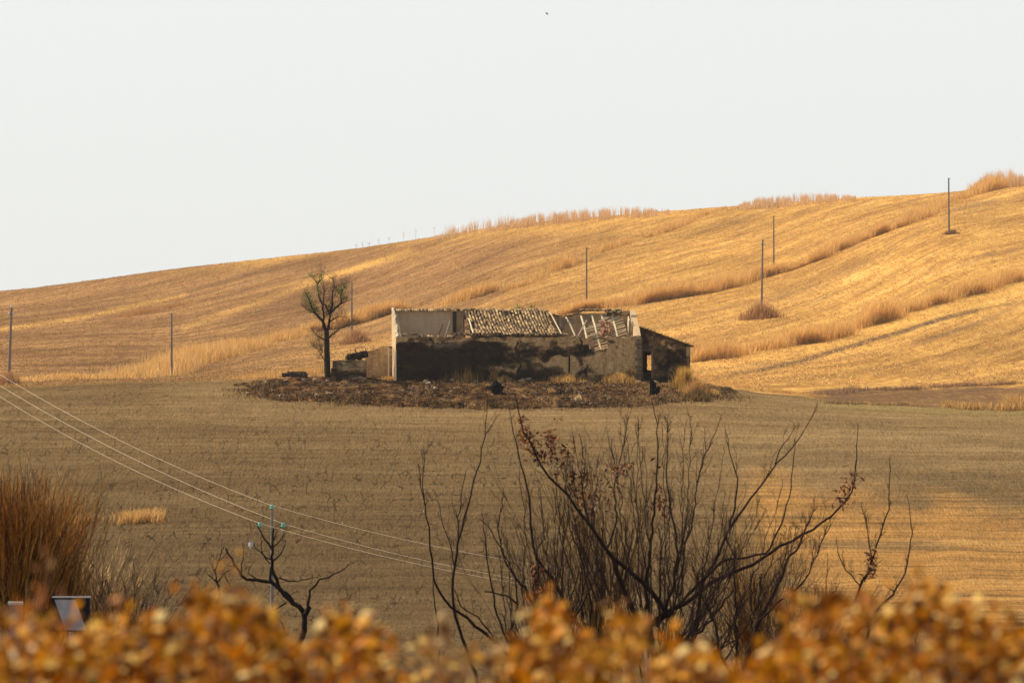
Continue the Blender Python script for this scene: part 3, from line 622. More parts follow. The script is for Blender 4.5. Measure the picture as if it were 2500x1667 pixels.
# quoins on the right corner of the main wall
m=MB()
for k in range(11):
    w=.5 if k%2 else .34; box(m,(20.08-w/2,-.045,.05+k*.31),(w,.1,.27),col=np.array((.26,.19,.11))*rng.uniform(.6,1.1),jit=.04)
m.build('corner_stones',M_COL,house)
# two green weeds on the roof
def weed(px,row,label):
    q=P(px,row,467.3); m=MB()
    for _ in range(46):
        c=q+rng.normal(0,1,3)*[.13,.1,.09]; d=rng.normal(0,.07,3); e=rng.normal(0,.07,3); m.add([c,c+d,c+e],[(0,1,2)],np.array((.12,.20,.03))*rng.uniform(.7,1.4))
    tube(m,[q-[0,0,.35],q],.02,4,(.2,.2,.08)); o=m.build('roof_weed',M_LEAF); tag(o,label,'weed',None)
weed(1264,750,'left of the two green weeds growing on top of the tiled roof'); weed(1297,748,'right of the two green weeds growing on top of the tiled roof')
# ---------------- things round the ruin ----------------
def wl(px,row,d): q=P(px,row,d); return q
def stone_wall(name,pxa,pxb,d,rt_a,rt_b,rb,th,colf,label,cat,parent=None,mt=None,rough=.03):
    a=P(pxa,rb,d); b=P(pxb,rb,d); e=empty(name,tuple(a)); Lh=b[0]-a[0]
    ha=(rb-rt_a)*d/F; hb=(rb-rt_b)*d/F
    return e,Lh,ha,hb
e,Lh,ha,hb=stone_wall('plaster_wall',893,958,465.5,862,848,921,.3,None,None,None)
tag(e,'short ochre plastered wall joining the left end of the ruin','wall')
wall('wall_face',(0,0),(Lh,.2),.3,-.4,lambda x:ha+(hb-ha)*min(1,x/Lh*1.6)+(fbm(np.array([x*2.]),np.array([1.]),3,3)[0]-.5)*.1,M_PL,lambda x,z,s:(.18+.25*ss(1.5,2.2,x)+.25*ss(.5,0,z),.25,.10),e,dx=.12,dz=.12)
m=MB()
for k in range(9): tile(m,(.1+k*.24,.12,ha+(hb-ha)*min(1,k/9*1.6)+.02),(1,.1,rng.normal(0,.08)),(0,0,1),Lt=.3,r=.07,col=tcol(dk=.4))
m.build('coping',M_COL,e)
# block trough
q=P(808,925,462.5); e=empty('masonry_trough',tuple(q)); tag(e,'dark soot stained masonry trough between the tree and the ochre wall','trough')
w=2.85
def tc(x,z,s): return (.70+.25*ss(.8,.3,z)+.2*g2(x,z,.2,.9,.3,.5),.4,.06*ss(1.0,1.2,z))
wall('lower_block',(0,0),(w,0),1.3,-.4,lambda x:.88,M_PL,tc,e,dx=.15,dz=.12)
wall('upper_block',(.12,.22),(w,.22),1.0,.8,lambda x:1.52-.05*(x<.4),M_PL,lambda x,z,s:(.62+.3*(x<.4),.5,.08),e,dx=.15,dz=.12)
m=MB(); box(m,(w/2+.1,-.03,.90),(w-.2,.12,.05),col=(.36,.29,.2)); m.build('ledge',M_COL,e)
# scrap iron frame behind the trough
def wthing(name,pts_list,r,col,label,cat,mt=M_METAL):
    m=MB()
    for pl_ in pts_list: tube(m,pl_,r,5,col)
    o=m.build(name,mt); return tag(o,label,cat)
f=lambda px,row:P(px,row,466.)
wthing('iron_frame',[[f(872,878),f(867,853),f(868,850),f(890,846),f(892,849),f(894,868)],[f(869,860),f(868,852)]],.03,(.16,.09,.05),'rusty bent iron bed frame standing behind the dark trough','metal frame')
m=MB()
for k in range(60):
    t=rng.random(); c=P(850+t*43,873-t*12+rng.uniform(-1,6),465.6); box(m,c,rng.uniform(.1,.5,3),rng.uniform(0,3),np.array((.03,.024,.02))*rng.uniform(.6,2.),jit=.4)
tag(m.build('rubble_heap',M_COL),'black heap of charred rubble rising against the ochre wall behind the trough','rubble')
# low slab wall far left
q=P(690,920,463.); m=MB()
for k in range(16): box(m,q+[k*.125+.05,0,.15+rng.uniform(-.02,.02)],(.16,.5,.32),rng.uniform(-.1,.1),np.array((.07,.05,.04))*rng.uniform(.6,1.6),jit=.12)
for k in range(12): box(m,q+[.45+k*.125,.05,.38+rng.uniform(-.02,.03)],(.15,.42,.12),rng.uniform(-.1,.1),np.array((.14,.10,.08))*rng.uniform(.5,1.3),jit=.15)
tag(m.build('low_stone_wall',M_COL),'low dark broken stone wall at the left edge of the burnt ground','wall')
# charred stumps: two
def stump(px0,row0,row1,d,prof,label):
    b=hit(px0,row1,430); d=b[1]; q=P(px0,row1,d); m=MB()
    sc=d/F
    pts=[q+np.array([dx*sc,-.5,(row1-r)*sc*1.15]) for (dx,r,w_) in prof]; rad=[w_*sc*1.15 for (_,_,w_) in prof]
    tube(m,pts,rad,9,(.006,.006,.009))
    o=MB(); V=m.v[0]; V+= rng.normal(0,.045,V.shape)
    tg=m.build('charred_stump',M_BARK); tag(tg,label,'stump')
    return q,sc
q,sc=stump(1212,938,970,0,[(4,974,4),(2,962,8),(0,953,13),(-1,945,13),(-2,938,8),(-1,934,2)],'ragged black charred stump on the burnt ground below the tiled roof')
q,sc=stump(1594,935,973,0,[(0,976,10),(0,965,9),(-1,952,6.5),(-1,940,6),(-2,934,4)],'upright black charred stump with a side stub below the dark doorway')
m=MB()
# stub part of second stump + spikes of the first are built as separate lumps joined to burnt brush things
def lump(px,row,dd,pts,label):
    pass
for o_ in [o for o in bpy.data.objects if o.name.startswith('charred_stump')]:
    me=o_.data; first='tiled' in o_['label']; mm_=MB()
    base=np.array([v.co[:] for v in me.vertices]); c0=base.mean(0)
    if first:
        for (ax_,az_) in((.62,.12),(-.35,.25),(.5,-.35),(.1,-.75)): tube(mm_,[c0,c0+[ax_*.6,0,az_*.7],c0+[ax_,0,az_]],[.28,.2,.04],6,(.006,.006,.009))
        nm='charred_branch'
    else:
        tube(mm_,[c0+[0,0,-.35],c0+[.42,0,-.1],c0+[.5,0,.22]],[.25,.2,.12],6,(.006,.006,.009)); tube(mm_,[c0+[0,0,-.5],c0+[.7,0,-.68]],[.2,.06],6,(.006,.006,.009)); nm='charred_branch'
    mm_.build(nm,M_BARK,o_)
# pale stones and broken tiles
n=0; SP=[]
for (px,row,s) in [(1040,943,.26),(1046,947,.22),(1042,957,.17),(1063,961,.24),(1058,955,.14),(774,979,.24),(803,975,.26),(812,979,.16),(686,972,.2),(1162,944,.22),(1012,926,.14),(1105,928,.2),(1275,929,.3),(1290,930,.22),(1420,938,.22),(1432,940,.18),(985,963,.16),(930,943,.16),(868,930,.2),(745,928,.26),(770,931,.22),(800,942,.2),(650,944,.16),(700,936,.18),(890,921,.18),(1330,962,.2),(1355,960,.22),(1345,964,.22),(1600,938,.2),(1560,940,.24),(1110,958,.14),(604,963,.2),(620,955,.16),(880,926,.24),(1500,952,.12),(1240,958,.14)]:
    h_=hit(px,row,440); y=min(h_[1],462.2); x=(px-1250)*y/F; z=float(top(x,y)); m=MB(); blob(m,(x,y,z+s*.3),(s,s*.8,s*.55),int(px*7+row),np.array([(.50,.36,.20),(.44,.28,.16),(.38,.27,.18),(.16,.11,.08)][rng.integers(0,4) if px<1340 or px>1400 else 3])*rng.uniform(.8,1.1),7,5,.5)
    tag(m.build('loose_stone',M_COL),'one of the loose stones lying on the burnt ground round the ruin','stone','loose stones on the burnt ground')
m=MB()
N_=5200; xx=rng.uniform(-23,19,N_); yy=rng.uniform(445,462,N_); mk=mound_mask(xx,yy)>.3; xx,yy=xx[mk],yy[mk]; zz=top(xx,yy); cl=fbm(xx/1.5,yy/1.5,77)
for x,y,z,c_ in zip(xx,yy,zz,cl):
    if rng.random()>ss(.35,.6,c_): continue
    s=rng.uniform(.03,.12)*(1.6 if rng.random()<.06 else 1)*(1-.3*(x>8)); c=np.array([(.36,.24,.14),(.08,.055,.04),(.03,.022,.018),(.18,.115,.07),(.24,.14,.09)][rng.integers(0,5)])*rng.uniform(.7,1.2)
    box(m,(x,y,z+s*.3),(s*rng.uniform(1,2.4),s,s*rng.uniform(.4,1.)),rng.uniform(0,3),c,jit=.4)
tag(m.build('rubble_debris',M_COL),'fine rubble, broken tile and charcoal littering the burnt ground','rubble',None,'stuff')
# grass on and round the burnt ground
GO=[(.72,.44,.15),(.62,.34,.11),(.8,.55,.24),(.5,.26,.09)]
def wally(px): return 463+(px-967)/30*.0875+(1.5 if px>1570 else 0) if 960<px<1695 else 465.
def gt(px,row,rx,h,n,label,cols=GO,lean=.6,w=.05):
    n=int(n*1.3); y=min(hit(px,row,440)[1],wally(px)-.35-rx*.8); x=(px-1250)*y/F
    return tuft('grass_tuft',px,row,0,rx,h,n,label,'grass tuft',cols,None,top,w,lean,(x,y,0))
gt(1382,927,1.6,.75,900,'low golden grass tuft at the wall foot left of the iron post')
gt(1436,926,.8,.4,300,'small straw tuft at the wall foot right of the iron post')
gt(1510,928,1.7,.8,900,'golden grass tuft at the wall foot under the broken wall opening')
gt(1535,930,.7,1.2,300,'taller rust grass stalks near the right corner of the main wall',[(.6,.32,.12),(.5,.25,.1)])
gt(1672,955,1.1,1.8,1100,'large orange grass clump in front of the lean-to',[(.62,.33,.08),(.7,.4,.1),(.5,.3,.08),(.42,.34,.10)],.5)
gt(1700,968,1.3,1.1,1200,'spreading orange brown grass right of the large clump',[(.58,.3,.1),(.45,.24,.09),(.68,.42,.16)])
gt(1706,978,1.0,.9,700,'dark brown grass at the lower right rim of the burnt ground',[(.2,.13,.06),(.32,.2,.08)])
gt(1745,968,.8,.4,250,'pale low grass at the right tip of the burnt ground')
gt(1205,928,.4,.9,120,'upright straw tuft at the wall foot above the left charred stump')
gt(1228,926,1.,.6,300,'low straw grass at the wall foot right of the upright straw tuft')
gt(1135,925,2.6,1.25,130,'sparse tall straw stalks against the blackened wall',[(.26,.17,.07),(.20,.13,.06)],.3,.03)
gt(1345,966,.5,.4,60,'tiny straw tuft near the middle of the burnt ground')
gt(1410,985,.5,.6,50,'thin bleached straw at the front rim of the burnt ground',[(.8,.6,.33)],1.2)
gt(950,923,1.2,.35,300,'short straw beside the left corner post',)
n=5200; xx=rng.uniform(-23,19,n); yy=rng.uniform(444.5,463,n); k=(mound_mask(xx,yy)>.15)&(rng.random(n)<(.25+.75*ss(0,10,xx))); xx,yy=xx[k],yy[k]
grass('dry_grass',xx,yy,rng.uniform(.03,.15,len(xx)),rng.uniform(.03,.07,len(xx)),pal(len(xx),[(.3,.2,.1),(.45,.3,.14),(.14,.09,.05),(.6,.42,.2)],.25),'scorched short grass scattered over the burnt ground','dry grass',zf=top,lean=1.,root=.6)
# rim of rough grass round the front of the burnt ground
a=rng.uniform(0,2*math.pi,9000); rr=rng.normal(.96,.05,9000); ex=1/(np.abs(np.cos(a))**2.6+np.abs(np.sin(a))**2.6)**(1/2.6)
xx=cx+ea*rr*ex*np.cos(a); yy=cyy+eb*rr*ex*np.sin(a); k=yy<458; xx,yy=xx[k],yy[k]
grass('dry_grass',xx,yy,rng.uniform(.06,.24,len(xx)),rng.uniform(.04,.08,len(xx)),pal(len(xx),[(.12,.07,.035),(.2,.12,.055),(.34,.21,.10),(.07,.045,.025)],.25),'dark rough grass rim round the front of the burnt ground','dry grass',zf=top,lean=.9,root=.5)
# right: straw along ploughed strip
def band(poly,n,h,label,cols,wj=.8,dmin=400,w=.06,nm='dry_grass'):
    pts=np.array([hit(p,r,dmin) for p,r in poly]); u=rng.uniform(0,len(poly)-1,n); x=np.interp(u,np.arange(len(poly)),pts[:,0])+rng.normal(0,.3,n); y=np.interp(u,np.arange(len(poly)),pts[:,1])+rng.normal(0,wj,n)
    k=fbm(x*1.5,y*.3,int(h*100)+9)>.42; x,y=x[k],y[k]
    return grass(nm,x,y,h*rng.uniform(.4,1.1,len(x)),rng.uniform(w*.5,w*1.2,len(x)),pal(len(x),cols),label,'dry grass',lean=.9,root=.55)
band([(2310,996),(2380,1001),(2500,1003)],1500,.7,'golden straw heap along the near edge of the ploughed strip',GO)
band([(2460,1000),(2510,1003)],900,1.4,'tall golden straw at the right edge by the ploughed strip',GO)
band([(2020,985),(2120,988),(2250,994)],900,.35,'thin straw along the left part of the ploughed strip edge',[(.45,.28,.12),(.3,.2,.1)])
band([(190,1283),(240,1277)],700,.7,'small orange grass strip in the field left of centre, shorter piece',[(.62,.32,.1),(.7,.42,.16)],.8,300,.05)
band([(285,1276),(390,1270)],1500,.75,'orange grass strip standing alone in the bare field left of the power pole',[(.62,.32,.1),(.75,.5,.2)],.8,300,.05)
# straw flecks on the bare field
n=5200; uu=rng.uniform(-100,2600,n); dd=rng.uniform(330,470,n); k=(fbm(uu/60.,dd/8.,91)>.5); uu,dd=uu[k],dd[k]; xx=(uu-1250)*dd/F
k=mound_mask(xx,dd)<.02; xx,dd=xx[k],dd[k]
grass('straw_litter',xx,dd,rng.uniform(.03,.12,len(xx)),rng.uniform(.03,.1,len(xx)),pal(len(xx),[(.5,.38,.2),(.36,.27,.14),(.1,.075,.045),(.07,.05,.03),(.06,.05,.03)],.2),'straw and clods scattered over the bare field','straw',lean=1.6,root=.9)
# ---------------- poles ----------------
def pole(px,row,row_top,dmin,label,ins=False,w=.13,group='grey concrete poles standing on the hill',d=None,lean=0,pxt=None):
    h_=hit(px,row,dmin); d=h_[1]; x,y=h_[0],h_[1]; z=float(zt(x,y)); Hh=(row-row_top)*d/F
    e=empty('utility_pole',(x,y,z)); tag(e,label,'pole',group)
    lx=0 if pxt is None else (pxt-px)*d/F
    m=MB(); tube(m,[(0,0,-.4),(lx*.5,0,Hh*.5),(lx,0,Hh)],[w*1.25,w*1.05,w*.85],8,(.26,.22,.19)); m.build('shaft',M_COL,e)
    m=MB(); box(m,(lx+.12,0,Hh-.15),(.3,.12,.1),col=(.3,.26,.24)); m.build('bracket',M_METAL,e)
    if ins:
        for (dx,dz) in((0,.1),(-.28,-.75),(.32,-.75)):
            m=MB(); tube(m,[(lx+dx,0,Hh+dz),(lx+dx,0,Hh+dz+.12),(lx+dx,0,Hh+dz+.26)],[.08,.13,.07],8,(.75,.72,.68)); m.build('insulator',M_GLASS,e)
        m=MB(); tube(m,[(lx-.3,0,Hh-.75),(lx+.32,0,Hh-.75)],.04,5,(.3,.27,.25)); m.build('crossarm',M_METAL,e)
    return e
pole(21,936,752,485,'leftmost grey concrete pole with white insulators at its top',True,.15,pxt=28)
pole(419,918,764,485,'plain grey pole on the hill midway between the leftmost pole and the bare tree')
pole(859,826,690,485,'slim grey pole directly right of the bare tree')
pole(1432,742,605,485,'grey pole on the hill above the gap between the tiled roof and the rafters')
pole(1859,762,585,485,'tall grey pole with a small insulator top standing in round scrub right of the lean-to',True,.14,pxt=1862)
pole(1889,655,526,485,'thin grey pole just behind and right of the tall scrub pole')
pole(2317,568,435,485,'rightmost grey pole, its top against the sky',w=.14,pxt=2316)
# near pole with green glass insulators
def near_pole(px,row_top,d,Hh,label,arms=True,gc=(.16,.55,.40)):
    x=(px-1250)*d/F; z=float(zt(x,d)); ztop=-(row_top-833.5)*d/F; e=empty('power_pole',(x,d,z)); tag(e,label,'power pole')
    Hh=ztop-z; m=MB(); tube(m,[(0,0,-.3),(0,0,Hh*.5),(0,0,Hh-.2)],[.13,.10,.07],10,(.27,.25,.21)); m.build('shaft',M_COL,e)
    m=MB()
    if arms: tube(m,[(-.70,0,Hh-1.15),(-.70,0,Hh-1.3),(-.55,0,Hh-1.42),(0,0,Hh-1.45),(.55,0,Hh-1.42),(.66,0,Hh-1.3),(.66,0,Hh-1.17)],.03,5,(.13,.09,.06))
    tube(m,[(0,0,Hh-.25),(0,0,Hh-.05)],.035,5,(.13,.09,.06)); m.build('crossarm',M_METAL,e)
    pts=[]
    for (dx,dz) in((0,0),(-.70,-1.03),(.66,-1.05)):
        m=MB(); tube(m,[(dx,0,Hh+dz-.14),(dx,0,Hh+dz-.09),(dx,0,Hh+dz-.03),(dx,0,Hh+dz),(dx,0,Hh+dz+.04),(dx,0,Hh+dz+.1),(dx,0,Hh+dz+.13)],[.08,.14,.13,.09,.12,.10,.06],12,gc); m.build('insulator',M_GLASS,e,True)
        pts.append(np.array([x+dx,d,z+Hh+dz+.08]))
    return e,pts
eP,pA=near_pole(664,1237,330,9,'slender grey power pole with green glass insulators in the lower left field')
eR,pB=near_pole(1582,1420,290,6,'grey power pole half hidden behind the large bare shrub',True,(.12,.14,.12))
def catenary(a,b,sag,n=50):
    t=np.linspace(0,1,n)[:,None]; p=a*(1-t)+b*t; p[:,2]-=4*sag*(t*(1-t))[:,0]; return p
dL=[(-330,770),(-330,796),(-330,823)]
WL=[('upper power wire running from the left edge over the top green insulator',0),('lowest power wire, ending on the left green insulator',1),('middle power wire, passing over the right green insulator',2)]
ends={0:(0,922),2:(0,949),1:(0,976)}
for lab,i in WL:
    a=pA[i]; px,row=ends[i]
    q=P(px,row,372.); v=(q-a); far=a+v*1.45+np.array([0,0,1.6]); 
    m=MB(); tube(m,catenary(far,a,1.05),.012,5,(.34,.27,.17)); tube(m,catenary(a,pB[i],.45),.0095,5,(.28,.22,.14))
    tag(m.build('power_wire',M_METAL),lab,'power wire','three power wires strung across the field')
# ---------------- bird ----------------
q=P(1335,34,300.); m=MB(); tube(m,[q+[-.07,0,.05],q+[-.03,0,.02],q+[.02,0,-.01],q+[.08,0,-.06]],[.01,.028,.03,.008],6,(.12,.12,.12))
b_=m.build('bird',M_COL); tag(b_,'tiny dark bird flying high in the pale sky above the ruin','bird')
m=MB(); m.add([q+[-.02,0,.02],q+[.02,0,0],q+[.05,.14,.05],q+[0,.13,.06]],[(0,1,2,3)],(.15,.15,.15)); m.add([q+[-.02,0,.02],q+[.02,0,0],q+[.03,-.14,.04],q+[-.02,-.12,.05]],[(0,1,2,3)],(.15,.15,.15)); m.build('wings',M_COL,b_)
# ---------------- woody plants ----------------
class Plant:
    def __init__(s,name,label,cat,base,group=None):
        s.e=empty(name,tuple(base)); s.b=np.array(base,float); tag(s.e,label,cat,group); s.wood=MB(); s.twig=MB(); s.V=[];s.c=[]
        s.lines=[]
    def limb(s,pts,r0,r1,col,store=True,n=6,wig=.0):
        pts=resample(pts,max(.12,np.linalg.norm(pts[-1]-pts[0])/26))
        if wig: pts[1:-1]+=rng.normal(0,wig,(len(pts)-2,3))
        r=np.linspace(r0,r1,len(pts)); tube(s.wood,pts-s.b,r,n,col,False)
        if store: s.lines.append((pts,r))
        return pts
    def shoot(s,p,d,l,r,col,depth=1,up=.35,wander=.25,n=3,kids=4,mb=None,seg=7):
        mb=mb or s.twig; pts=[np.array(p,float)]; d=np.array(d,float); d/=np.linalg.norm(d)
        for i in range(seg):
            d=d+rng.normal(0,wander,3)*.5+np.array([0,0,up*.3]); d/=np.linalg.norm(d); pts.append(pts[-1]+d*l/seg)
        pts=np.array(pts); tube(mb,pts-s.b,np.linspace(r,r*.35,len(pts)),n,col,False)
        if depth>0:
            for _ in range(kids):
                k=rng.integers(1,seg+1); dd=d+rng.normal(0,.6,3); s.shoot(pts[k],dd,l*rng.uniform(.3,.6),r*.6,col,depth-1,up,wander,n,kids,mb,seg=4)
        return pts
    def leaves(s,c,n,spread,size,cols):
        for _ in range(n):
            p=np.array(c)+rng.normal(0,1,3)*spread-s.b; a=rng.normal(0,1,3); a/=np.linalg.norm(a); b=rng.normal(0,1,3); b=np.cross(a,b); b/=np.linalg.norm(b); z=size*rng.uniform(.5,1.2)
            s.leafmb.add([p-a*z,p+b*z*.35,p+a*z,p-b*z*.35],[(0,1,2,3)],np.array(cols[rng.integers(0,len(cols))])*rng.uniform(.7,1.3))
    def done(s,leafname='leaves'):
        if s.wood.v: s.wood.build('trunk',M_BARK,s.e)
        if s.twig.v: s.twig.build('twigs',M_BARK,s.e)
        if getattr(s,'leafmb',None) is not None and s.leafmb.v: s.leafmb.build(leafname,M_LEAF,s.e)
def tr(pts,d,dj=0,d1=None):
    n=len(pts); dd=np.linspace(d,d if d1 is None else d1,n); return np.array([P(a,b,q) for (a,b),q in zip(pts,dd)])
# --- bare tree by the ruin ---
TD=463.
BK=(.030,.026,.026)
bt=Plant('bare_tree','bare dark tree with a few green shoots standing left of the ruin','tree',P(800,918,TD))
s_=TD/F
bt.limb(tr([(801,922),(799,905),(799,880),(798,850),(798,825),(797,806)],TD),.26,.20,BK)
def T(pts,r0,r1,d1=0): return bt.limb(tr(pts,TD,d1=TD+d1),r0*.85,r1*.4,BK,wig=.02)
T([(797,812),(792,795),(787,782),(770,766),(761,751),(755,732),(746,714)],.17,.04,-1.2)
T([(790,800),(790,769),(787,743),(779,725),(776,705),(774,692),(765,677),(757,671)],.12,.03,.8)
T([(774,692),(785,682),(786,664)],.05,.02)
T([(797,815),(803,792),(805,774),(805,762)],.17,.13)
T([(805,764),(811,743),(811,721),(816,701),(815,686),(809,679)],.10,.025,-.6)
T([(805,766),(800,755),(792,743),(789,730),(793,710),(789,697)],.08,.02,.9)
T([(806,765),(820,751),(833,740),(833,714),(842,699),(848,684)],.11,.02,.3)
T([(833,741),(845,736),(854,734)],.05,.02,-.5)
T([(816,721),(825,705),(831,698)],.04,.015)
T([(805,786),(818,777),(830,772),(846,776)],.07,.02,-1)
T([(801,826),(818,810),(833,801),(855,793),(864,779)],.08,.02,.8)
T([(791,830),(774,819),(768,812),(761,803)],.07,.02,-.6)
T([(770,766),(762,762),(745,752),(733,742)],.05,.015,.5)
T([(792,880),(778,856),(758,840)],.04,.015,.4); T([(789,862),(783,850),(778,825)],.03,.012,-.3)
T([(803,765),(797,770),(791,772)],.04,.03)
bt.leafmb=MB()
for pts,r in list(bt.lines)[1:]:
    for k in range(len(pts)):
        for _z in range(5 if r[k]<.10 else 0):
            d=rng.normal(0,.8,3)+[0,0,.5]; bt.shoot(pts[k],d,rng.uniform(.3,1.15),.0075,(.08,.065,.05),1,kids=4)
GL=[(.17,.24,.03),(.22,.29,.04),(.11,.15,.03),(.26,.30,.06)]
for (px,row,n,sx,sz) in [(759,671,26,.16,.1),(772,700,24,.12,.22),(785,676,34,.12,.25),(752,728,80,.22,.28),(765,750,90,.16,.3),(773,760,40,.18,.14),(831,712,80,.22,.2),(842,697,26,.15,.22),(838,727,36,.25,.08),(748,712,20,.14,.2),(776,715,14,.1,.15),(808,742,14,.2,.3)]:
    bt.leaves(P(px,row,TD),int(n*2.6),np.array([sx,.35,sz])*1.1,.09,GL)
bt.done('green_shoots')
# low twigs wisps right of trunk base
# --- small dead tree (lower left) ---
SD=125.; BR=(.022,.015,.013)
st=Plant('dead_tree','small crooked leafless tree leaning left in front of the slender power pole','dead tree',P(727,1640,SD))
def Q(pts,r0,r1,d1=0): return st.limb(tr(pts,SD,d1=SD+d1),r0,r1,BR,wig=.012)
Q([(722,1690),(720,1610),(727,1575),(744,1540),(744,1502),(733,1483),(708,1464),(685,1441),(666,1422),(631,1414),(605,1414),(589,1406),(578,1383),(563,1360),(551,1338)],.085,.02,.4)
Q([(744,1502),(750,1492),(756,1480)],.06,.05)
Q([(752,1482),(750,1466),(756,1442),(781,1414),(807,1406),(842,1387),(853,1376)],.03,.01,-.8)
Q([(714,1468),(704,1452),(681,1433),(674,1414),(662,1380),(664,1341),(666,1311),(668,1290)],.05,.02,-.3)
Q([(664,1425),(656,1402),(662,1384)],.03,.03)
Q([(664,1341),(646,1316),(632,1290),(626,1276)],.025,.008); Q([(666,1335),(681,1325),(690,1312),(694,1300)],.018,.007); Q([(664,1370),(683,1355),(694,1335),(697,1318)],.022,.008,.3)
Q([(664,1365),(642,1355),(628,1340),(618,1328)],.018,.008,-.3); Q([(668,1318),(672,1300),(680,1292)],.015,.006)
Q([(660,1376),(640,1352),(637,1330),(640,1318)],.014,.006); Q([(681,1410),(712,1420),(745,1414),(785,1406)],.018,.007,.6)
Q([(589,1406),(594,1370),(593,1340),(592,1325)],.016,.006); Q([(631,1414),(608,1400),(606,1390),(615,1376)],.014,.005); Q([(578,1383),(566,1382),(548,1376)],.014,.006)
Q([(700,1470),(680,1482),(658,1495),(650,1530),(646,1550)],.018,.008); Q([(658,1495),(690,1520),(702,1550)],.012,.006)
for pts,r in list(st.lines)[1:]:
    for k in range(len(pts)):
        if rng.random()<.8: st.shoot(pts[k],rng.normal(0,.8,3)+[0,0,.6],rng.uniform(.08,.4),.0045,BR,1,kids=3)
m=MB(); blob(m,P(612,1330,SD)-st.b,(.055,.04,.07),5,(.8,.76,.74),7,5,.5); m.build('pale_scrap',M_COL,st.e)
st.done()
s2=Plant('dead_tree','smaller leafless shrub standing left of the crooked dead tree','dead tree',P(532,1600,SD+8))
def Q2(pts,r0,r1,d1=0): return s2.limb(tr(pts,SD+8,d1=SD+8+d1),r0,r1,BR,wig=.012)
Q2([(530,1660),(531,1530),(529,1480),(536,1449),(532,1422),(524,1395),(536,1368),(547,1334)],.055,.01); Q2([(532,1422),(518,1410),(507,1401)],.025,.01); Q2([(532,1420),(548,1398),(565,1390)],.02,.008)
Q2([(536,1368),(552,1350),(560,1335)],.015,.006); Q2([(524,1395),(514,1385),(518,1375)],.012,.005); Q2([(555,1414),(560,1440),(572,1450)],.012,.006); Q2([(548,1400),(555,1420)],.012,.01)
for pts,r in list(s2.lines):
    for k in range(len(pts)):
        if rng.random()<.35: s2.shoot(pts[k],rng.normal(0,.8,3)+[0,0,.5],rng.uniform(.1,.4),.006,BR,1,kids=2)
s2.done()
# --- large bare shrubs ---
def shrub(name,label,cat,base,d,lims,shoots,sl,leaf=None,col=(.030,.018,.015),upk=.6,sr=.009,fans=()):
    p=Plant(name,label,cat,P(base[0],base[1],d)); p.leafmb=MB()
    for (pts,r0,r1,d1) in lims: p.limb(tr(pts,d,d1=d+d1),r0,r1,col,wig=.012)
    for (tx0,tx1,ty0,ty1,nf) in fans:
        for _ in range(nf):
            tx=rng.uniform(tx0,tx1); ty=rng.uniform(ty0,ty1); bx=base[0]+(tx-base[0])*rng.uniform(.1,.45); by=rng.uniform(1560,1680)
            my=(by+ty)/2; q1=(bx+(tx-bx)*.45+rng.normal(0,10),my+60); q2=(bx+(tx-bx)*.75+rng.normal(0,10),my-80)
            p.limb(tr([(bx,by),q1,q2,(tx,ty)],d,d1=d+rng.uniform(-2,2)),.018,.004,np.array(col)*rng.uniform(.8,1.6),wig=.015,n=5)
    Ls=np.array([np.linalg.norm(a[-1]-a[0]) for a,_ in p.lines]); pr_=Ls/Ls.sum()
    for _ in range(shoots):
        i=rng.choice(len(p.lines),p=pr_); pts,r=p.lines[i]; k=rng.integers(len(pts)//6,len(pts)); t=pts[min(k,len(pts)-1)]-pts[max(k-1,0)]; t=t/(np.linalg.norm(t)+1e-6)
        d_=t*.7+rng.normal(0,.42,3)+[0,0,upk]; c=np.array(col)*rng.uniform(.8,2.2)
        p.shoot(pts[k],d_,sl*rng.uniform(.25,1.)*(1.05-.8*k/len(pts)),sr*rng.uniform(.6,1.2),c,2 if rng.random()<.35 else 1,up=.3,wander=.22,kids=4,seg=8)
    for (px,row,n,sx,sz,cs) in (leaf or []): p.leaves(P(px,row,d),n,np.array([sx,.15,sz])*.8,.062,cs)
    p.done('dead_leaves'); return p
RB=[(.15,.04,.015),(.09,.028,.015),(.24,.08,.025),(.42,.22,.09),(.06,.025,.02),(.11,.035,.015)]
D1=100.
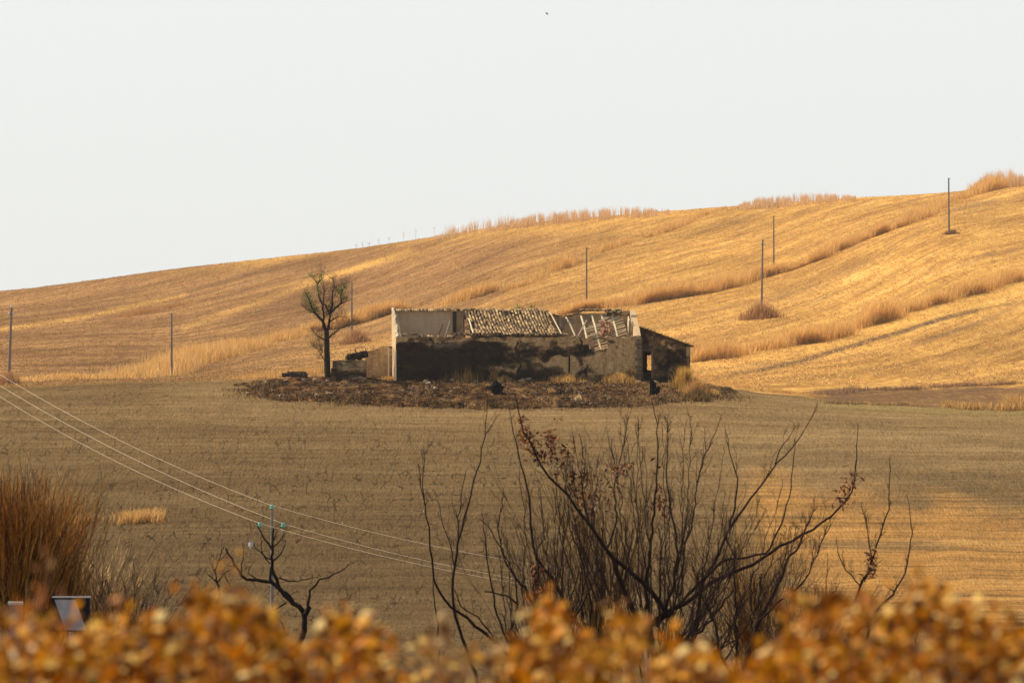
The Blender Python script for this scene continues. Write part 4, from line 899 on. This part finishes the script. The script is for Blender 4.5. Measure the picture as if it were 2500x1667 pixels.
shrub('bare_shrub','large leafless shrub with a thick leaning stem and red brown leaf clusters, right of centre','bare shrub',(1613,1740),D1,[
 ([(1613,1760),(1613,1667),(1604,1608),(1586,1572),(1572,1535)],.075,.055,0),
 ([(1700,1640),(1650,1540),(1613,1467),(1577,1430),(1531,1389),(1485,1348),(1439,1279),(1398,1224),(1357,1179),(1325,1142),(1302,1096),(1279,1051),(1266,996),(1257,959)],.055,.006,-1.),
 ([(1572,1535),(1540,1480),(1512,1407),(1490,1352)],.05,.035,-.5),
 ([(1577,1536),(1613,1503),(1668,1476),(1700,1452),(1746,1414),(1791,1397),(1842,1375),(1883,1348),(1919,1325),(1974,1297),(2020,1265),(2047,1242),(2066,1220),(2088,1178),(2088,1133),(2095,1032)],.045,.006,1.5),
 ([(1577,1536),(1640,1490),(1700,1430),(1741,1389),(1769,1366),(1837,1357),(1874,1352),(1892,1311),(1915,1261),(1928,1206),(1940,1101)],.035,.006,.8),
 ([(1620,1640),(1700,1526),(1714,1425),(1750,1361),(1782,1288),(1819,1238),(1855,1188),(1892,1133),(1938,1092),(1965,1046),(1993,991)],.04,.005,2),
 ([(1892,1133),(1910,1087),(1942,1041)],.012,.004,0),
 ([(1782,1288),(1805,1179),(1782,1105),(1769,1041)],.02,.004,0),
 ([(1572,1535),(1577,1453),(1586,1361),(1595,1270),(1604,1179),(1609,1087),(1595,996),(1590,973)],.035,.006,-.8),
 ([(1604,1530),(1641,1444),(1654,1361),(1650,1293),(1631,1224),(1627,1133),(1631,1041)],.03,.006,.6),
 ([(1480,1352),(1505,1270),(1500,1180),(1520,1100),(1535,1020)],.02,.005,1),
 ([(1439,1279),(1420,1200),(1430,1130),(1415,1060)],.014,.005,.5),
 ([(1654,1361),(1690,1280),(1700,1190),(1722,1110),(1760,1020)],.018,.005,1),
 ([(1613,1667),(1650,1620),(1690,1560),(1745,1500),(1790,1440)],.04,.015,-1),
],700,1.15,[(1272,1025,12,.05,.1,RB),(1281,1058,70,.07,.13,RB),(1298,1090,80,.09,.13,RB),(1317,1115,50,.09,.1,RB),(1340,1070,70,.09,.11,RB),(1347,1105,60,.07,.13,RB),(1364,1021,5,.04,.03,RB),(1390,1110,50,.14,.12,RB),(1378,1140,40,.1,.12,RB),(1405,1175,50,.13,.14,RB),(1428,1165,40,.1,.14,RB),(1420,1215,60,.15,.15,RB),(1440,1240,30,.15,.15,RB),(1510,1145,50,.12,.08,RB),(1528,1138,20,.1,.06,RB),(1475,1215,16,.12,.12,RB),(1600,1190,40,.06,.35,RB),(1615,1225,40,.1,.15,RB),(2060,1210,60,.13,.14,RB),(2080,1175,40,.1,.1,RB),(1500,1190,40,.2,.2,RB)],upk=.8,sr=.006,fans=[(1360,1760,985,1090,9),(1330,1560,1060,1300,10),(1520,1800,1080,1330,12),(1700,1990,1180,1400,12)])
shrub('bare_shrub','slender leafless shrub of long upright stems left of the large one, crossing the wires','bare shrub',(1261,1700),D1+4,[
 ([(1270,1740),(1261,1620),(1220,1572),(1174,1540),(1138,1508),(1110,1489),(1083,1462),(1060,1425),(1053,1361),(1048,1306),(1037,1233),(1030,1197),(1021,1133)],.04,.006,-1),
 ([(1037,1233),(1032,1178),(1037,1110),(1055,1078)],.012,.004,0),([(1080,1700),(1067,1535),(1058,1425)],.02,.01,0),
 ([(1175,1700),(1133,1562),(1110,1498),(1103,1434),(1110,1384),(1119,1316),(1133,1265),(1156,1178),(1170,1128),(1183,1064),(1189,1009),(1186,950)],.035,.005,.8),
 ([(1110,1384),(1096,1325),(1074,1247),(1069,1220)],.014,.004,.3),([(1119,1316),(1119,1270),(1128,1188),(1138,1146)],.014,.005,.3),([(1183,1064),(1215,1018),(1229,991)],.008,.003,.3),
 ([(1261,1620),(1215,1570),(1170,1510),(1125,1480),(1110,1440)],.02,.01,.6),
],60,.8,[(1310,1395,1,.05,.05,RB)],upk=.7,sr=.006)
shrub('bare_shrub','dense thicket of thin dark upright stems between the slender shrub and the leaning stem','bare shrub',(1330,1720),D1+2,[
 ([(1330,1760),(1300,1640),(1250,1590),(1222,1530),(1206,1460),(1192,1390),(1186,1320),(1176,1250)],.03,.006,-1),
 ([(1250,1640),(1245,1544),(1266,1476),(1255,1400),(1225,1340),(1195,1290),(1170,1265)],.025,.006,.5),
 ([(1266,1476),(1235,1450),(1183,1443)],.018,.012,0),
 ([(1460,1700),(1439,1558),(1394,1503),(1371,1453),(1348,1412),(1311,1361),(1298,1307),(1293,1224),(1284,1170),(1266,1110),(1252,1041),(1243,996)],.045,.006,1),
 ([(1370,1640),(1350,1560),(1310,1490),(1276,1430),(1245,1390),(1226,1350),(1215,1290),(1230,1200)],.025,.006,.3),
 ([(1360,1600),(1330,1500),(1322,1420),(1308,1360),(1330,1300),(1320,1220)],.02,.006,-.6),
 ([(1439,1558),(1444,1470),(1425,1380),(1400,1310),(1380,1240)],.022,.006,-.6),
 ([(1330,1640),(1385,1540),(1440,1440),(1465,1370),(1500,1300)],.03,.01,.6),
],400,1.0,[(1310,1390,50,.07,.08,RB),(1303,1402,20,.04,.1,RB),(1318,1440,16,.06,.1,RB)],upk=.9,sr=.0055,fans=[(1190,1460,1120,1380,14)])
shrub('bare_shrub','dark branching shrub to the right of the large one, its foot behind the orange leaves','bare shrub',(1803,1740),D1-3,[
 ([(1800,1760),(1810,1663),(1832,1580),(1855,1512),(1887,1453),(1928,1361),(1960,1310),(1985,1250)],.06,.008,1),
 ([(1800,1690),(1798,1499),(1794,1430),(1791,1352),(1773,1307)],.03,.008,-.5),([(1855,1512),(1906,1462),(1956,1430),(1983,1375),(2011,1316),(2029,1279)],.02,.006,-.6),
 ([(1794,1660),(1760,1600),(1745,1520),(1710,1450),(1690,1380)],.025,.008,.5),([(1815,1650),(1870,1600),(1930,1540),(1990,1480),(2040,1440)],.025,.008,.8),
 ([(1640,1700),(1660,1600),(1700,1510),(1750,1430),(1790,1390)],.03,.01,.8),
],330,1.0,None,upk=.6,sr=.006)
shrub('bare_sapling','thin forked sapling with a dark leaf clump, left of the last two at right','sapling',(2065,1640),D1,[
 ([(2050,1720),(2075,1503),(2102,1430),(2130,1370),(2152,1297),(2171,1224),(2171,1124)],.035,.005,0),([(2130,1370),(2118,1297),(2102,1224)],.012,.004,0),([(2102,1430),(2052,1370),(2038,1316)],.012,.004,.2),([(2110,1420),(2140,1380),(2155,1365)],.01,.004,.1),
],46,.5,[(2130,1368,60,.09,.16,RB),(2124,1395,30,.08,.12,RB)],sr=.006)
shrub('bare_sapling','rightmost thin curved sapling rising from the orange leaves','sapling',(2120,1600),D1-6,[
 ([(2080,1700),(2130,1503),(2184,1444),(2212,1389),(2226,1307),(2219,1224)],.03,.005,0),([(2184,1444),(2165,1432)],.01,.006,0)],24,.35,None,sr=.006)
shrub('bare_sapling','short dark leafless twigs between the two right saplings','sapling',(2240,1600),D1+5,[([(2230,1680),(2240,1520),(2246,1440)],.012,.004,0),([(2020,1640),(2015,1480),(2020,1350)],.015,.005,0)],16,.4,None,sr=.005)
# broom bushes: fine upright stems
def broom(label,base,d,spx,h,n,cols,dk,fan=.32,r=.007,seed=0,name='broom_bush'):
    p=Plant(name,label,'bush',P(base[0],base[1],d)); b=P(base[0],base[1],d)
    for _ in range(n):
        x0=rng.normal(0,spx*.25); l=h*rng.uniform(.4,1.06); a=np.clip(rng.normal(0,fan),-1.8*fan,1.8*fan); c=rng.normal(0,fan)
        dr=np.array([a+x0*.35/spx,c,1.]); q=b+[x0,rng.normal(0,spx*.25),0]
        t=np.linspace(0,1,7)[:,None]; pts=q+dr*t*l+np.array([a,c,0])*(t**2)*l*.25; pts[1:]+=rng.normal(0,.012,(6,3))
        cc=np.array(cols[rng.integers(0,len(cols))])*rng.uniform(.7,1.25)
        tube(p.twig,pts-p.b,np.linspace(r*1.4,r*.5,7),3,cc,False)
        for __ in range(4):
            k=rng.integers(2,6); dd=dr+rng.normal(0,.28,3); dd/=np.linalg.norm(dd); e_=pts[k]+dd*l*rng.uniform(.15,.35); mid=(pts[k]+e_)/2+rng.normal(0,.02,3)
            tube(p.twig,np.array([pts[k],mid,e_])-p.b,[r*.8,r*.7,r*.4],3,cc*rng.uniform(.8,1.3),False)
    for _ in range(9):
        a=rng.normal(0,.3); xo=rng.uniform(-.3,.3)*spx; a*=.6; p.limb(np.array([b+[xo*.6,0,-.3],b+[xo+a*.5*h*.4,rng.normal(0,.1),h*.25],b+[xo+a*h*.55,rng.normal(0,.2),h*.7]]),.04,.01,dk,False,wig=.02)
    p.done(); return p
OR=[(.42,.16,.02),(.52,.22,.03),(.20,.08,.015),(.10,.045,.015),(.06,.03,.015),(.55,.34,.11)]
broom('big golden brown broom bush at the left edge','' or (40,1600),92.,.55,2.85,1000,OR,(.03,.02,.015),.15,.0048)
broom('golden brown broom bush just right of the big one at the left edge',(118,1610),96.,.4,2.75,480,OR,(.03,.02,.015),.12,.0048)
broom('low straw coloured bush right of the black and white board',(225,1600),105.,.5,2.0,260,[(.5,.34,.15),(.34,.2,.08),(.14,.09,.05)],(.03,.02,.015),.38)
broom('low dark twiggy bush left of the small dead shrub',(300,1640),100.,.8,1.7,260,[(.06,.04,.03),(.12,.08,.05),(.3,.19,.09)],(.03,.02,.015),.4)
broom('olive brown broom bush standing behind the large leafless shrub',(1475,1640),108.,.7,3.9,90,[(.16,.085,.022),(.22,.12,.03),(.09,.05,.02)],(.02,.014,.01),.16)
broom('orange brown broom bush behind the dark branching shrub',(1840,1660),112.,.5,3.0,130,[(.34,.18,.04),(.24,.13,.035),(.1,.06,.025)],(.03,.02,.015),.22)
broom('small grey brown bush in the thicket right of the slender shrub',(1330,1650),108.,.6,2.9,70,[(.10,.06,.03),(.16,.1,.045)],(.02,.014,.01),.2)
broom('low dark bush at the foot of the thin saplings',(1960,1680),104.,.8,1.9,160,[(.08,.05,.03),(.2,.12,.05)],(.02,.014,.01),.4)
# --- road signs seen from behind leaves ---
def zloc(px,row,d): return P(px,row,d)
q=P(174,1458,84.); gz0=float(zt(q[0],84.)); e=empty('chevron_board',(q[0],84.,gz0)); tag(e,'black board with a slanting white stripe half hidden by leaves, lower left','road sign')
hh=q[2]-gz0; w2=.275
m=MB(); box(m,(0,0,hh-.25),(w2*2,.03,.5),col=(.012,.014,.018)); m.build('panel',M_COL,e)
m=MB(); y_=-.02
m.add([(-w2+.03,y_,hh-.03),(w2-.21,y_,hh-.03),(w2-.05,y_,hh-.48),(-w2+.19,y_,hh-.48),(-w2+.03,y_-.006,hh-.03),(w2-.21,y_-.006,hh-.03),(w2-.05,y_-.006,hh-.48),(-w2+.19,y_-.006,hh-.48)],[(4,7,6,5),(0,1,2,3),(0,4,5,1),(1,5,6,2),(2,6,7,3),(3,7,4,0)],(.46,.45,.46)); m.build('white_stripe',M_COL,e)
m=MB(); box(m,(0,0,hh+.008),(w2*2+.02,.05,.016),col=(.6,.62,.62)); m.build('top_rim',M_METAL,e)
m=MB(); tube(m,[(0,.05,-.3),(0,.05,hh-.1)],.03,8,(.35,.36,.37)); m.build('post',M_METAL,e)
q=P(38,1475,82.); gz0=float(zt(q[0],82.)); e=empty('marker_post',(q[0],82.,gz0)); tag(e,'short grey marker post with a pale cap at the left edge','marker post'); hh=q[2]-gz0
m=MB(); box(m,(0,0,hh/2-.1),(.18,.1,hh+.2),col=(.20,.21,.23)); m.build('post',M_METAL,e)
m=MB(); box(m,(0,0,hh+.02),(.21,.13,.04),col=(.62,.64,.58)); m.build('cap',M_METAL,e)
# ---------------- foreground leaf hedge ----------------
LC=[(.60,.23,.005),(.42,.13,.003),(.66,.29,.008),(.14,.04,.003),(.50,.17,.004),(.10,.03,.004),(.58,.205,.003),(.28,.10,.006)]
PC=[(.90,.60,.15),(.84,.46,.07),(.92,.70,.28),(.76,.36,.03)]  # pale straw leaves; given mostly to sun-tilted ones to paint in highlights
prof=[(-300,1560),(0,1545),(60,1550),(110,1560),(230,1560),(290,1550),(350,1560),(430,1530),(510,1500),(570,1485),(620,1500),(660,1570),(740,1590),(790,1550),(835,1520),(900,1560),(940,1610),(985,1600),(1010,1640),(1030,1580),(1060,1560),(1120,1590),(1180,1640),(1240,1600),(1265,1545),(1300,1520),(1370,1525),(1400,1590),(1440,1600),(1470,1535),(1520,1525),(1560,1560),(1590,1640),(1640,1600),(1665,1580),(1740,1600),(1790,1650),(1870,1620),(1900,1560),(1950,1510),(2000,1490),(2060,1520),(2120,1500),(2200,1480),(2280,1470),(2340,1500),(2400,1530),(2430,1580),(2500,1600),(2800,1580)]
px_=np.array([a for a,_ in prof],float); pr2=np.array([b for _,b in prof],float)
def hedge(label,pxa,pxb,d,n,tone=None,lift=0,seed=0):
    xa=(pxa-1250)*d/F; xb=(pxb-1250)*d/F; gx=(xa+xb)/2; zb=float(zt(gx,d)); e=empty('leafy_bush',(gx,d,zb)); tag(e,label,'bush'); base=np.array([gx,d,zb])
    n=int(n*2.1); u=rng.uniform(pxa,pxb,n); dd=d+rng.uniform(-.4,.55,n)
    topz=-(np.interp(u,px_,pr2)+lift+ (fbm(u/24.,dd*3,int(d*10),4)-.5)*290+12-833.5)*np.minimum(dd,d+.4)/F
    t=rng.random(n)**1.6; z=topz-t*(topz-zb)*.92; x=(u-1250)*d/F+rng.normal(0,.015,n)
    thin=(t<.02)&(rng.random(n)<.3); z[thin]+=rng.uniform(0,.03,thin.sum())
    c=np.stack([x,dd,z],-1)-base
    rr_=833.5-z*F/dd; cl_=fbm(u/34.+dd*2,rr_/26.,int(d*7)+5,3); gap=(cl_>.50)&(dd<d+.33)
    u,dd,z,t,c=u[~gap],dd[~gap],z[~gap],t[~gap],c[~gap]; n=len(u)
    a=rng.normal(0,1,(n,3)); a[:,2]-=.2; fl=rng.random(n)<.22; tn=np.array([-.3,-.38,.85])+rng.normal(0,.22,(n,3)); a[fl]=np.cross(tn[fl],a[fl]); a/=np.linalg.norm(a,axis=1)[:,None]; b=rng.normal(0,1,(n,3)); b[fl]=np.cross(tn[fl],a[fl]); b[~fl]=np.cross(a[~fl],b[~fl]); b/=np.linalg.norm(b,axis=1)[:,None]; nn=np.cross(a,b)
    s=rng.uniform(.009,.020,n)[:,None]; w=s*rng.uniform(.28,.75,(n,1))
    V=np.stack([c-a*s,c-a*s*.35+b*w-nn*w*.3,c+a*s*.4+b*w*.85-nn*w*.3,c+a*s-nn*s*.35,c+a*s*.4-b*w*.85-nn*w*.3,c-a*s*.35-b*w-nn*w*.3,c-a*s*.35+nn*w*.1,c+a*s*.4+nn*w*.1],1).reshape(-1,3)
    i=(np.arange(n)*8)[:,None]
    Fs=np.concatenate([i+np.array([[0,1,6]]),i+np.array([[0,6,5]]),i+np.array([[1,2,6]]),i+np.array([[2,7,6]]),i+np.array([[6,7,5]]),i+np.array([[7,4,5]]),i+np.array([[2,3,7]]),i+np.array([[7,3,4]])])
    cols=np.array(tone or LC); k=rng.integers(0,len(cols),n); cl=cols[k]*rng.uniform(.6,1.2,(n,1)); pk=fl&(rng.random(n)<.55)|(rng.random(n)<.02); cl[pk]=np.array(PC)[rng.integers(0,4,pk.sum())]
    cc=np.ones((n,8,4)); cc[:,:,:3]=cl[:,None]; mesh('foliage',V,Fs,M_HEDGE,e,cc.reshape(-1,4),True)
    m=MB()
    for _ in range(max(6,int((xb-xa)*26))):
        ux=rng.uniform(pxa,pxb); x1=(ux-1250)*d/F; zt_=-(np.interp(ux,px_,pr2)+lift+12-833.5)*d/F; y1=rng.uniform(-.45,.5)
        pts=np.array([[x1*.7+gx*.3-gx+rng.normal(0,.03),y1*.5,-.02],[x1-gx+rng.normal(0,.03),y1*.8,(zt_-zb)*.5],[x1-gx,y1,zt_-zb]]); tube(m,resample(pts,.1),[.006],4,(.12,.06,.03)) if False else tube(m,pts,[.008,.006,.003],4,(.14,.07,.035))
    m.build('stems',M_BARK,e)
hedge('blurred orange leafy bush filling the lower left corner',-330,330,10.33,6200)
hedge('blurred orange and straw leafy bush in front of the power pole foot',330,700,10.58,4200)
hedge('blurred orange leafy bush in front of the crooked dead tree foot',690,985,10.99,2600)
hedge('duller brown leafy bush between the dead tree and the slender shrub',985,1235,11.64,1500,[(.36,.19,.05),(.46,.30,.13),(.26,.13,.04),(.2,.09,.03)])
hedge('blurred orange leafy bush low in front of the thicket of thin stems',1235,1410,11.15,1700)
hedge('orange leafy bush at bottom centre under the leaning stem',1410,1600,11.48,1500,[(.58,.25,.015),(.50,.19,.01),(.60,.32,.04),(.34,.13,.01)])
hedge('pale topped leafy bush low between centre and the right hand bush',1600,1800,10.50,1300)
hedge('large blurred orange leafy bush in the lower right corner',1850,2830,10.66,8200)
# sprig rising out of the left bush
def sprig(px0,row0,pts,d,n,label,cs):
    p=Plant('leaf_sprig',label,'sprig',P(px0,row0,d)); p.leafmb=MB(); L_=tr(pts,d); p.limb(L_,.004,.002,(.2,.09,.04),n=5)
    q=resample(L_,.01)
    for k in range(n):
        c=q[rng.integers(0,len(q))]; p.leaves(c,1,np.array([.016,.016,.01]),.017,cs)
    p.done('leaves')
sprig(90,1600,[(60,1600),(75,1500),(95,1440),(118,1385),(112,1345),(125,1360)],10.,26,'single leafy twig rising high above the left bush',[(.75,.5,.22),(.5,.2,.06),(.8,.65,.4),(.45,.16,.05)])
sprig(565,1560,[(560,1560),(566,1490),(562,1400),(560,1350)],10.8,9,'thin twig with a few orange leaves in front of the small dead trees',[(.7,.33,.03),(.6,.25,.03)])
sprig(610,1560,[(606,1560),(611,1480),(612,1450)],10.8,5,'short twig tipped with one orange leaf near the power pole',[(.7,.33,.03)])
HAZE=0.00004
# ---------------- haze ----------------
m=bpy.data.materials.new('haze_air'); m.use_nodes=True; nt=m.node_tree
for n_ in list(nt.nodes):
    if n_.type=='BSDF_PRINCIPLED': nt.nodes.remove(n_)
v=nt.nodes.new('ShaderNodeVolumePrincipled'); v.inputs['Color'].default_value=(.95,.92,.90,1); v.inputs['Density'].default_value=HAZE; v.inputs['Anisotropy'].default_value=.2
nt.links.new(v.outputs[0],nt.nodes['Material Output'].inputs['Volume'])
lo=float(Z.min())-1; me=MB(); box(me,(0,1330,(lo+48)/2),(1700,2740,48-lo)); h_=me.build('haze',m); h_['kind']='stuff'; h_['label']='thin warm haze in the air over the fields'
